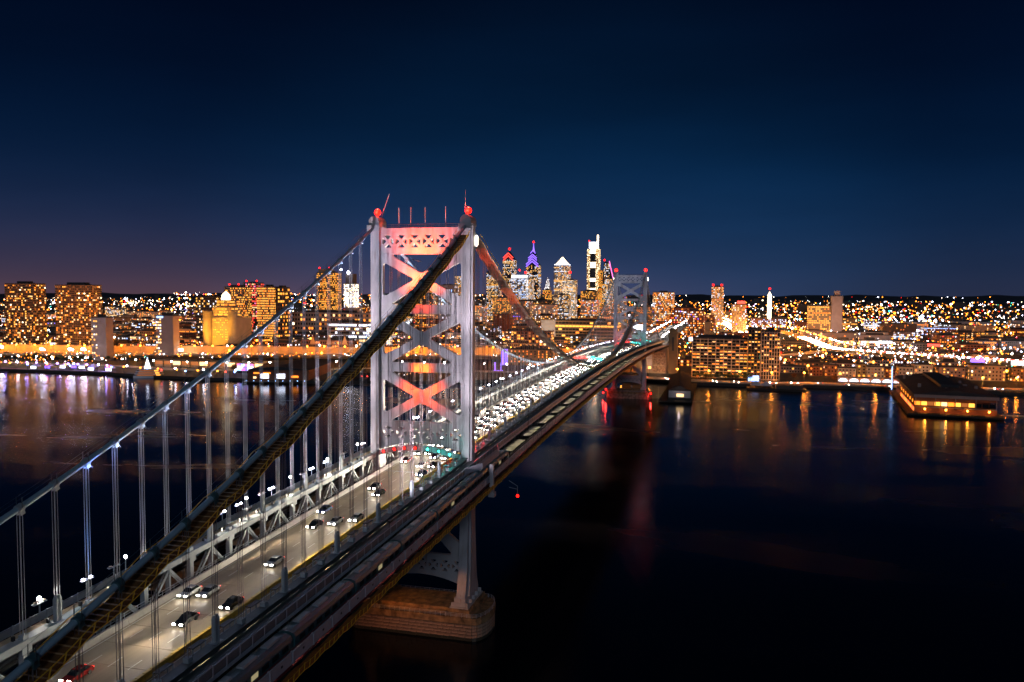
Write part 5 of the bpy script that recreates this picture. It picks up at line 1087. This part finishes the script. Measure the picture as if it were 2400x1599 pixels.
# ------------------------------------------------------------------ roads and highways
def ribbon(name, pts, w, m, wall=None, wm=None, kind='structure', thick=.8):
    q = MB(); e = MB(); P_ = [Vector(p) for p in pts]; L_, R__ = [], []
    for i, p in enumerate(P_):
        d = (P_[min(i+1, len(P_)-1)]-P_[max(i-1, 0)]); d.z = 0; d.normalize(); n = Vector((-d.y, d.x, 0)); L_.append(p+n*w/2); R__.append(p-n*w/2)
    dz = Vector((0, 0, thick))
    for i in range(len(P_)-1):
        q.hexa([L_[i]-dz, L_[i+1]-dz, R__[i+1]-dz, R__[i]-dz, L_[i], L_[i+1], R__[i+1], R__[i]])
        for S_, h_ in ((L_, 1), (R__, 1)):
            a, b = S_[i], S_[i+1]; e.beam(a+Vector((0, 0, .45)), b+Vector((0, 0, .45)), .35, .9)
    o = q.build(name, m, kind=kind); e.build(name+'_parapet', M['barrier'], o); return o
def smooth(pts, n=6):
    out = []
    for i in range(len(pts)-1):
        p0, p1, p2, p3 = [Vector(pts[max(0, min(len(pts)-1, i+k))]) for k in (-1, 0, 1, 2)]
        for k in range(n): t = k/n; out.append(.5*((2*p1)+(p2-p0)*t+(2*p0-5*p1+4*p2-p3)*t*t+(3*p1-p0-3*p2+p3)*t**3))
    out.append(Vector(pts[-1])); return out
HWL = smooth([(690, 960, 9), (712, 780, 9.5), (745, 655, 10), (770, 560, 10), (800, 440, 10), (838, 320, 10), (868, 200, 10), (880, 60, 10)])
HWR = smooth([(1834, -215, 12), (1523, -240, 12), (1290, -248, 12), (1160, -256, 12), (1103, -300, 12), (1055, -352, 12), (1010, -410, 12), (940, -480, 12), (820, -600, 12)])
RAMP = smooth([(1230, -290, 9), (1140, -240, 9), (1056, -195, 9), (985, -150, 9), (930, -120, 8)])
VINE = smooth([(3600, -25, 14), (2888, -69, 8), (2300, -105, 6), (2017, -118, 6), (1700, -150, 6)])
ribbon('highway', HWL, 34, M['hwall']); ribbon('highway', HWR, 26, M['hwall']); ribbon('highway_ramp', RAMP, 11, M['hwall']); ribbon('avenue', VINE, 30, M['hwall'])
QR = smooth([(695, 30, 3.3), (672, -60, 3.3), (668, -123, 3.3), (679, -167, 3.3), (680, -229, 3.3), (676, -300, 3.3), (690, -420, 3.3), (700, -600, 3.3)]); QL = smooth([(620, 900, 3.3), (622, 740, 3.3), (622, 630, 3.3), (612, 520, 3.3), (640, 430, 3.3), (690, 330, 3.3), (700, 200, 3.3), (706, 60, 3.3)])
ribbon('quay_road', QR, 16, M['hwall'], thick=.2); ribbon('quay_road', QL, 12, M['road'], thick=.2)
def wall_along(name, label, pts, off, z0, z1, cat='wall'):
    t = thing(name, label, cat, tuple(pts[0])); 
    for a, b in zip(pts, pts[1:]):
        d = (b-a); d.z = 0; d.normalize(); n = Vector((-d.y, d.x, 0))*off; a2, b2 = a+n, b+n; q = MB()
        q.hexa([(a2.x, a2.y, z0), (b2.x, b2.y, z0), (b2.x+1, b2.y, z0), (a2.x+1, a2.y, z0), (a2.x, a2.y, z1), (b2.x, b2.y, z1), (b2.x+1, b2.y, z1), (a2.x+1, a2.y, z1)]); q.build('wall_panel', M['hwall'], t)
wall_along('highway_wall', 'long concrete wall glowing orange behind the highway on the south bank', HWL, 18, 3, 20); wall_along('highway_wall', 'concrete retaining wall under the bright curving highway on the north bank', HWR[24:], 12, 3, 11)
# arcade of white arches on the north quay, floodlight put in as glowing faces
t = thing('arched_wall', 'long white floodlit wall of shallow arches beside the quay road', 'wall', (718, -245, 3))
for k in range(8):
    y = -205-11*k; q = MB(); q.box(716, 717, y-10.6, y, 3, 7.6); q.build('wall_panel', WALLS['white'], t)
    q = MB(); q.v = [(715.6, y-.6, 3.6)]+[(715.6, y-5.3-4.6*math.cos(math.pi*i/8+math.pi)*-1, 3.6+3.2*math.sin(math.pi*i/8)) for i in range(9)]; q.f = [tuple(range(10))]; q.m = [0]; q.build('glow_arch', E_['w_cool'], t)

# ------------------------------------------------------------------ street lamps
def lamp_proto(key, hgt, r):
    t = thing('street_lamp', 'x', 'street lamp', (0, 0, 0)); q = MB(); q.tube([(0, 0, 0), (0, 0, hgt-.3)], .16, 5); q.build('pole', M['steel_dark'], t); q = MB(); q.ball((0, 0, hgt), r, 0, (1, 1, .8), 8, 5); q.build('lamp_head', E_[key], t); return t
LPR = {'quay_blue': lamp_proto('quay_blue', 6, .8), 'quay_red': lamp_proto('quay_red', 6, .8), 'far_sodium': lamp_proto('far_sodium', 7, .9), 'sodium': lamp_proto('sodium', 11, 1.0), 'white': lamp_proto('white', 9, .9), 'cool': lamp_proto('cool', 8, .8), 'market_violet': lamp_proto('market_violet', 7, 1.1)}; lused = set(); CNT = {}
def lamps_along(pts, step, key, off, label, group, every=0, power=0, col=(1, .5, .1), jit=2, side=1, h=10.5):
    acc = 0; n = 0
    for a, b in zip(pts, pts[1:]):
        d = b-a; l = d.length; d2 = Vector((d.x, d.y, 0)).normalized(); nn = Vector((-d2.y, d2.x, 0))
        while acc < l:
            p = a+d*(acc/l)+nn*off*(1 if n % 2 else side)+Vector((rnd.uniform(-jit, jit), rnd.uniform(-jit, jit), 0))
            src = LPR[key]; o = src if key not in lused else dup(src, (0, 0, 0)); lused.add(key); o.location = p; n_lab = ordinal(n+1); o['label'] = n_lab+' '+label; o['group'] = group
            if every and n % every == 0: lamp('lamp_light', 'POINT', (p.x-2.5, p.y, p.z+h), power, col, o, 1)
            n += 1; acc += step
        acc -= l
lamps_along(HWL, 26, 'sodium', 13, 'sodium street lamp along the orange highway on the south bank', 'lamps along the south highway', 1, 34000, (1, .25, .008))
lamps_along(HWR[:], 30, 'sodium', 11, 'sodium street lamp along the curving highway on the north bank', 'lamps along the north highway', 1, 52000, (1, .25, .02))
lamps_along(RAMP, 30, 'sodium', 5, 'sodium street lamp along the highway ramp on the north bank', 'lamps along the ramp', 1, 20000, (1, .27, .02))
lamps_along(VINE, 42, 'white', 13, 'white street lamp along the bright avenue beyond the bridge', 'lamps along the avenue', 1, 140000, (1, .45, .14))
lamps_along(QR, 34, 'sodium', 7, 'sodium street lamp on the north quay road by the water', 'lamps along the north quay', 1, 32000, (1, .25, .02)); lamps_along(QL, 26, 'white', 6, 'white street lamp on the south quay road by the water', 'lamps along the south quay', 1, 11000, (1, .42, .12))
lamps_along(smooth([(572, 880, 3), (572, 690, 3), (566, 600, 3)], 4), 15, 'market_violet', 4, 'violet lamp at the water edge of the market quay', 'lamps at the market quay edge', 2, 3000, (.35, .25, 1))
lamps_along(smooth([(770, 14, 36.5), (1450, 14, 36.5)], 4), 30, 'cool', 1, 'white lamp along the bridge approach beyond the stone pylon', 'lamps along the approach', 1, 12000, (1, .9, .8)); lamps_along(smooth([(770, -14, 36.5), (1450, -14, 36.5)], 4), 34, 'white', 1, 'white lamp along the outer edge of the bridge approach', 'lamps along the approach edge')
lamps_along(smooth([(1300, -262, 12), (1180, -268, 12), (1112, -312, 12), (1060, -360, 12)], 4), 22, 'white', 6, 'white floodlight at the bend of the north highway', 'floodlights at the highway bend', 1, 26000, (1, .6, .3))
lamps_along(smooth([(960, -160, 4), (1000, -300, 4), (960, -430, 4), (900, -560, 4)], 4), 34, 'cool', 9, 'bluish yard lamp below the north highway', 'yard lamps on the north bank', 2, 9000, (.85, .9, 1)); lamps_along(smooth([(1180, -330, 4), (1250, -480, 4), (1300, -650, 4)], 4), 30, 'cool', 12, 'bluish yard lamp beyond the north highway', 'yard lamps beyond the north highway', 1, 12000, (.85, .9, 1))
QE = smooth([(559, 770, 3), (563, 690, 3), (563, 600, 3), (551, 526, 3), (548, 455, 3), (555, 426, 3)], 4)
for key, st_, o_, nm in (('quay_blue', 57, 1, 'blue'), ('quay_red', 83, 3, 'red'), ('far_sodium', 27, 2, 'orange'), ('cool', 38, 5, 'white')): lamps_along(QE, st_, key, o_, f'small {nm} lamp at the very edge of the south quay', f'{nm} lamps at the quay edge')
# floodlit strip at the market and the glaring lit patch on the highway wall
t = thing('work_floodlight', 'glaring white floodlight mast in front of the orange highway wall', 'floodlight', (752, 648, 10)); q = MB(); q.tube([(752, 648, 9), (752, 648, 16)], .3, 6); q.build('mast', M['black'], t); q = MB(); q.box(751, 752, 643, 652, 14, 17); q.build('lamp_bank', E_['far_white'], t); lamp('beam', 'POINT', (756, 640, 15), 7000, (1, .8, .45), t, 1)
for i, (x, y, s_) in enumerate(((640, 770, 'first'), (650, 735, 'second'), (655, 720, 'third'), (662, 860, 'tallest'))):
    t = thing('flood_mast', f'tall mast of clustered white floodlights on the dark park, {s_} from the outer tower', 'floodlight mast', (x, y, 3)); q = MB(); q.tube([(x, y, 3), (x, y, 20)], .25, 6); q.build('mast', M['steel_dark'], t)
    for k in range(6): q = MB(); q.ball((x, y-3+1.2*k, 20+(k % 2)*1.4), .7); q.build('lamp_head', E_['cool'], t)
    lamp('beam', 'POINT', (x-5, y, 19), 3500, (.9, .92, 1), t, 1)
gs = MB(); gs.poly([(570, 700, 3.1), (640, 690, 3.1), (665, 900, 3.1), (575, 900, 3.1)]); gs.build('park_lawn', M['grass'], kind='structure')

# ------------------------------------------------------------------ trees
def tree_proto(leaf, h, r, label):
    t = thing('tree', label, 'tree', (0, 0, 0), 'trees near the river'); q = MB(); q.tube([(0, 0, 0), (.1, 0, h*.3), (.15, .1, h*.62)], [.35, .26, .12], 7)
    for k in range(5): a = k*1.26; q.tube([(.1, 0, h*(.3+.05*k)), (r*.6*math.cos(a), r*.6*math.sin(a), h*(.55+.06*k))], [.14, .04], 5)
    q.build('trunk', M['bark'], t); c = MB()
    for k in range(420):
        a = rnd.uniform(0, 6.28); u_ = rnd.uniform(-1, 1); rr = r*(rnd.random()**.4); cl = rnd.choice((.8, 1, 1.15))
        p = Vector((rr*math.cos(a)*math.sqrt(1-u_*u_)*cl, rr*math.sin(a)*math.sqrt(1-u_*u_)*cl, h*.66+u_*rr*.8)); e1 = Vector((rnd.uniform(-1, 1), rnd.uniform(-1, 1), rnd.uniform(-1, 1))).normalized(); e2 = e1.orthogonal().normalized(); s_ = rnd.uniform(.25, .55)
        c.poly([p-e1*s_, p+e2*s_*.6, p+e1*s_, p-e2*s_*.6])
    c.build('crown', leaf, t); return t
TA = tree_proto(M['leaf'], 9, 3.4, 'dark leafy tree in the row before the riverside apartments'); TB = tree_proto(M['leaf_lamplit'], 8, 3.2, 'leafy tree tinted lamp-orange near the quay')
for i in range(12):
    o = TA if i == 0 else dup(TA, (0, 0, 0)); o['label'] = f'{ordinal(i+1)} dark leafy tree in the row before the riverside apartments'; o.location = (688+rnd.uniform(-2, 2), -56-5.2*i, 3)
for i, (x, y) in enumerate(((706, -200), (704, -262), (612, 470), (628, 480), (720, -160), (735, -172))): o = TB if i == 0 else dup(TB, (0, 0, 0)); o['label'] = f'{ordinal(i+1)} leafy tree tinted lamp-orange near the quay'; o.location = (x, y, 3)
for i in range(26):
    o = dup(TA, (rnd.uniform(650, 700), 690+10.4*i+rnd.uniform(-3, 3), 3), f'{ordinal(i+1)} dark leafy tree in the unlit park below the apartment towers'); o.rotation_euler.z = rnd.uniform(0, 6)

# ------------------------------------------------------------------ row houses on the north bank and filler blocks of the city
for i, (y0, y1, z1, wl, p) in enumerate(((-196, -182, 11, 'brick', .3), (-212, -198, 13, 'brick', .5), (-232, -213, 10, 'white', .35), (-243, -233, 15, 'tan', .3), (-262, -244, 12, 'white', .4), (-274, -263, 11, 'brick', .5), (-292, -277, 13, 'white', .4), (-312, -293, 16, 'white', .3), (-345, -318, 14, 'pale', .45), (-385, -350, 17, 'pale', .35), (-420, -392, 15, 'tan', .4), (-470, -428, 16, 'pale', .4))):
    nm = ('dark brick house at the end nearest the apartment complex', 'brick house with lit ground floor windows', 'low white terrace with orange glow', 'narrow olive-tan house', 'wide cream house above the white arches', 'brick house with two lit windows', 'white three-storey house by the pier building', 'pale block with many small windows behind the pier roof', 'pale block with bay windows behind the pier roof', 'long pale block with white wall lamps beyond the pier', 'tan block beyond the pier building', 'pale end block furthest along the north quay')[i]
    bld('row_house', nm+' on the north bank', 775, 790, y0, y1, z1+3, wl, 3 if z1 < 14 else 4, 3.4, p, 'home', 'houses on the north bank', 'house', plant=False, wf=.4, hf=.45)
    if i % 2: lamp('wall_light', 'POINT', (764, (y0+y1)/2, 10), 1500, (1, .6, .2), None, .6)
bill = [(930, -150, 22, 8, 13, 'w_cool', 'white billboard beside the white-gridded tower'), (1150, -330, 20, 22, 26, 'cool', 'broad white lit sign on a roof north of the curving highway'), (1130, -395, 18, 20, 24, 'w_red', 'red and white rooftop sign north of the curving highway'), (930, -400, 16, 12, 17, 'w_purple', 'purple billboard above the highway on the north bank'), (900, -440, 22, 12, 17, 'cool', 'large white billboard above the highway on the north bank'), (960, -92, 18, 22, 30, 'cool', 'glaring white billboard seen past the stone pylon'), (860, -45, 8, 36, 41, 'cool', 'small white sign at the bridge approach'), (850, -520, 14, 12, 18, 'cool', 'white billboard at the far north end of the highway'), (1090, 50, 22, 40, 48, 'cool', 'white lit sign glimpsed through the small bridge tower'), (820, -128, 9, 17, 23, 'w_teal', 'small teal sign behind the white-gridded tower')]
for x, y, w_, z0, z1, ke, lb in bill:
    ke = 'sign_white' if ke == 'cool' else ke
    t = thing('billboard', lb, 'billboard', (x, y, 3)); q = MB(); q.box(x, x+.5, y-w_/2, y+w_/2, z0, z1); q.build('panel', E_[ke], t); q = MB()
    for s in (-.3, .3): q.box(x+.6, x+1.2, y+s*w_-.4, y+s*w_+.4, 3, z1-1)
    q.build('post', M['black'], t)
ROWS = [(800, 40, 14, 9, 20), (870, 45, 14, 9, 22), (940, 46, 16, 9, 24), (1020, 48, 20, 10, 28), (1110, 50, 20, 11, 32), (1220, 52, 24, 12, 36), (1350, 58, 26, 13, 46), (1500, 62, 28, 14, 56), (1690, 68, 30, 14, 64), (1920, 78, 34, 14, 74), (2200, 90, 36, 14, 84), (2520, 110, 40, 14, 90)]
WN = {'dark': 'dark', 'brick': 'red brick', 'pale': 'pale concrete', 'beige': 'beige stone', 'grey': 'grey clad', 'white': 'white', 'tan': 'tan brick'}; cnt = 0
def near_road(x0, x1, y0, y1):
    for pts, w_ in ((HWL, 30), (HWR, 24), (RAMP, 12), (VINE, 26)):
        for p in pts:
            if x0-w_ < p.x < x1+w_ and y0-w_*.6 < p.y < y1+w_*.6: return True
    return y0 < 18 and y1 > -18 and x0 < 1500
for ri, (x, wd, dp, hl, hh) in enumerate(ROWS):
    yl, yh = -82+(x+214)*math.tan(math.radians(-18.6)), -82+(x+214)*math.tan(math.radians(47.6)); y = yl
    while y < yh:
        w_ = wd*rnd.uniform(.55, 1.1); xx = x+rnd.uniform(-14, 14); d_ = dp*rnd.uniform(.8, 1.3)
        mid = (y+w_/2+82)/(x+214); core = max(0, 1-abs(mid-.25)/.35)
        ht = hl+(hh-hl)*(rnd.random()**1.8)*(.35+.65*core)
        if y < -120: ht = min(ht, 8 if x < 1130 else 16 if x < 1500 else 40)
        if -190 < y < -100 and x < 1000: ht = 8
        if not any(xx < h_[1] and xx+d_ > h_[0] and y < h_[3] and y+w_ > h_[2] for h_ in HERO) and not near_road(xx, xx+d_, y, y+w_) and rnd.random() < .93 and cnt < 300:
            wl = rnd.choice(('dark', 'dark', 'brick', 'brick', 'grey', 'beige', 'tan', 'pale', 'white')); pl_ = rnd.choice(('home', 'home', 'amber', 'mix', 'office', 'cool')); p = rnd.choice((.12, .2, .3, .42, .55)); fl = max(2, int(ht/3.6))
            sd = 'south bank' if mid > .55 else 'below the skyline' if mid > .02 else 'north bank'
            lt = {'home': 'amber-lit', 'amber': 'orange-lit', 'mix': 'mixed-coloured', 'office': 'warm white', 'cool': 'cool white'}[pl_]; zn = 'beyond the south highway' if y > 60 and x < 1100 else 'among the north streets' if y < -60 else 'in the blocks below the skyline'
            bld('city_block', f'{WN[wl]} {"tall" if fl > 12 else "mid-rise" if fl > 7 else "low"} block, {"few" if p < .25 else "some" if p < .4 else "many"} {lt} windows, {ordinal(ri+1)} row from the river, {sd}', xx, xx+d_, y, y+w_, 3+ht+(4 if x > 2000 else 0), wl, fl, rnd.choice((3, 3.6, 4.4)), p, pl_, f'{WN[wl]} blocks {zn}', hero=False, run=.12, wf=rnd.uniform(.45, .8), plant=rnd.random() < .6); cnt += 1
        y += w_+rnd.choice((3, 5, 9, 16))*(x/900)
# amber street glow between the blocks
for ri, (x, pw, k) in enumerate(((760, 6000, 11), (840, 30000, 12), (905, 26000, 12), (985, 26000, 12), (1065, 30000, 12), (1165, 40000, 12), (1285, 50000, 12), (1425, 60000, 12), (1600, 90000, 12), (1800, 130000, 12))):
    yl, yh = -82+(x+214)*math.tan(math.radians(-18)), -82+(x+214)*math.tan(math.radians(47))
    for i in range(k):
        y = yl+(yh-yl)*(i+rnd.uniform(.1, .9))/k; col = rnd.choice(((1, .22, .012), (1, .25, .015), (1, .30, .03), (1, .65, .4)))
        t = thing('corner_lamp', f'{ordinal(i+1)} tall street lamp of the {ordinal(ri+1)} lamp row back from the river', 'street lamp', (x, y, 4), 'lamps between the city blocks'); q = MB(); q.tube([(x, y, 3), (x, y, 15)], .2, 5); q.build('pole', M['steel_dark'], t); q = MB(); q.ball((x, y, 15.8), 1.1, 0, (1, 1, 1), 8, 5); q.build('lamp_head', E_['sodium'] if col[1] < .4 else E_['white'], t)
        lamp('lamp_light', 'POINT', (x-1.5, y, 14), pw*1.3, col, t, 1)
# ------------------------------------------------------------------ countless far lights
cl = MB(); KEYS = ['far_sodium', 'w_hot', 'far_white', 'far_cool', 'red', 'green', 'w_purple', 'w_amber']; WT = [6.5, 3, 1.8, 1.8, .8, .35, .4, 4]
def gz(x): return 4 if x < 2000 else 4+41*(x-2000)/7000
f_ = 1885.6
def far_light(az, dep, k, rs=1):
    dd = None
    d = 91/max(.0035, math.tan(dep)); d = min(d, 11500)
    for _ in range(4): x = -214+d*math.cos(az); d = min(11500, (95-gz(x)-8)/math.tan(dep)) if dep > .0037 else d
    x, y = -214+d*math.cos(az), -82+d*math.sin(az); z = gz(x)+8
    if x > 8900: z = 95-d*math.tan(dep)
    cl.octa((x, y, z), d*.00050*rs*min(2.4, rnd.lognormvariate(-.15, .45)), k)
for i in range(7600):
    az = math.radians(rnd.uniform(-18.5, 47.5)); s = math.degrees(az)
    r = rnd.random(); px = 3+68*(r**1.25)
    if s < -4 and rnd.random() < .55: px = 12+60*rnd.random()
    if -4 < s < 12 and px < 20 and rnd.random() < .5: continue
    wt = list(WT)
    if s > 28: wt[2] *= 2.2; wt[3] *= 2.6
    if s < -10: wt[3] *= 2.5; wt[0] *= 1.3
    far_light(az, math.atan(px/f_), rnd.choices(range(8), wt)[0])
for i in range(260): far_light(math.radians(rnd.uniform(-18.5, 47.5)), math.atan(rnd.uniform(-1, 9)/f_), rnd.choices((0, 2, 3, 4), (6, 3, 2, .4))[0], .9)
for i in range(4600):
    az = math.radians(rnd.uniform(-18.5, 47.5)); s = math.degrees(az); far_light(az, math.atan((48+95*rnd.random()**1.2)/f_), rnd.choices((0, 2, 3, 7, 4, 5), (8, 2.2, 1.6 if s > -6 else 4, 2, .35, .15))[0], .8)
for az0, px, n, k, sp in ((41.2, 34, 3, 3, .35), (44.5, 22, 3, 3, .4), (36, 27, 9, 1, .5), (33, 20, 10, 6, .6), (40, 23, 14, 1, .7), (-13, 70, 9, 3, .9), (-15, 48, 6, 3, .6), (-11.5, 40, 3, 3, .5)):
    for j in range(n): far_light(math.radians(az0+rnd.uniform(-1, 1)*sp*1.3 if n > 4 else az0+(j-n/2)*sp*1.2), math.atan((px+rnd.uniform(-1, 1)*(3 if n > 4 else .5))/f_), k, 1.5 if n > 4 else 2.6)
o = cl.build('distant_city_lights', [E_[k] for k in KEYS], kind='stuff'); o['label'] = 'countless small city lights stretching to the dark hills'; o['category'] = 'city lights'
# low far roofs so that the lights stand on a town
fr = MB()
for i in range(900):
    x = 2700+5800*rnd.random()**1.3; yl, yh = -82+(x+214)*math.tan(math.radians(-18.6)), -82+(x+214)*math.tan(math.radians(47.6)); y = rnd.uniform(yl, yh); w_, h_ = rnd.uniform(20, 70), rnd.uniform(6, 16)*(1+(rnd.random() < .05)*2); z = gz(x); fr.box(x, x+rnd.uniform(15, 40), y, y+w_, z-3, z+h_)
o = fr.build('distant_roofs', WALLS['dark'], kind='stuff'); o['label'] = 'low dark roofs of the far city under the lights'; o['category'] = 'city roofs'
# cars on the curving highway and the avenue
q = MB(); q.hexa([(-2.2, -.9, .3), (2.2, -.9, .3), (2.2, .9, .3), (-2.2, .9, .3), (-2.2, -.9, .85), (2.2, -.9, .85), (2.2, .9, .85), (-2.2, .9, .85)]); q.hexa([(-1.3, -.8, .86), (1.2, -.8, .86), (1.2, .8, .86), (-1.3, .8, .86), (-.9, -.65, 1.4), (.7, -.65, 1.4), (.7, .65, 1.4), (-.9, .65, 1.4)]); o_ = q.build('car_body', M['car_silver']); FAR_BODY = o_.data; bpy.data.objects.remove(o_)
q = MB()
for s in (1, -1): q.ball((2.35, s*.65, .7), .34, 0, (1, 1, 1), 6, 4)
o_ = q.build('headlight', E_['headlight']); FAR_HEAD = o_.data; bpy.data.objects.remove(o_); q = MB()
for s in (1, -1): q.box(-2.35, -2.2, s*.65-.3, s*.65+.3, .6, .9)
o_ = q.build('tail_light', E_['tail']); FAR_TAIL = o_.data; bpy.data.objects.remove(o_)
crowd = MB()
def far_cars(pts, step, offs, label, group, single):
    n = 0; acc = 0
    for a, b in zip(pts, pts[1:]):
        d = b-a; l = d.length; d2 = Vector((d.x, d.y, 0)).normalized(); nn = Vector((-d2.y, d2.x, 0)); ang_ = math.atan2(d2.y, d2.x)
        while acc < l:
            for off in offs:
                if rnd.random() < .25: continue
                n += 1; p = a+d*(acc/l)+nn*off+Vector((0, 0, .05)); az = ang_+(0 if off < 0 else math.pi); u_ = Vector((math.cos(az), math.sin(az), 0)); w_ = Vector((-u_.y, u_.x, 0))
                if not single:
                    crowd.beam(p-u_*2.2+Vector((0, 0, .8)), p+u_*2.2+Vector((0, 0, .8)), 1.8, 1.0, 0)
                    for s in (1, -1): crowd.octa(tuple(p+u_*2.4+w_*.65*s+Vector((0, 0, .8))), .75, 1); crowd.octa(tuple(p-u_*2.4+w_*.65*s+Vector((0, 0, .8))), .5, 2)
                    continue
                o = bpy.data.objects.new('car', FAR_BODY); COL.objects.link(o); tag(o, f'{ordinal(n)} {label}', 'car', group); o.location = p; o.rotation_euler.z = az
                c = bpy.data.objects.new('headlight', FAR_HEAD); COL.objects.link(c); c.parent = o; c = bpy.data.objects.new('tail_light', FAR_TAIL); COL.objects.link(c); c.parent = o
            acc += step*rnd.uniform(.7, 1.4)
        acc -= l
far_cars(HWR[6:], 9, (-6.5, -3, 4, 7.5), '', '', False)
far_cars(VINE[6:], 16, (-9, -5, 5, 9), '', '', False)
o = crowd.build('highway_traffic', [M['car_silver'], E_['headlight'], E_['tail']], kind='stuff'); o['label'] = 'dense stream of cars with lights on along the north highway and avenue'; o['category'] = 'traffic'
far_cars(QR[:36], 30, (-3, 3), 'car with lights on, on the north quay road', 'cars on the north quay road', True); far_cars(HWL[6:38], 46, (-8, 8), 'car with lights on, on the orange-lit south highway', 'cars on the south highway', True)
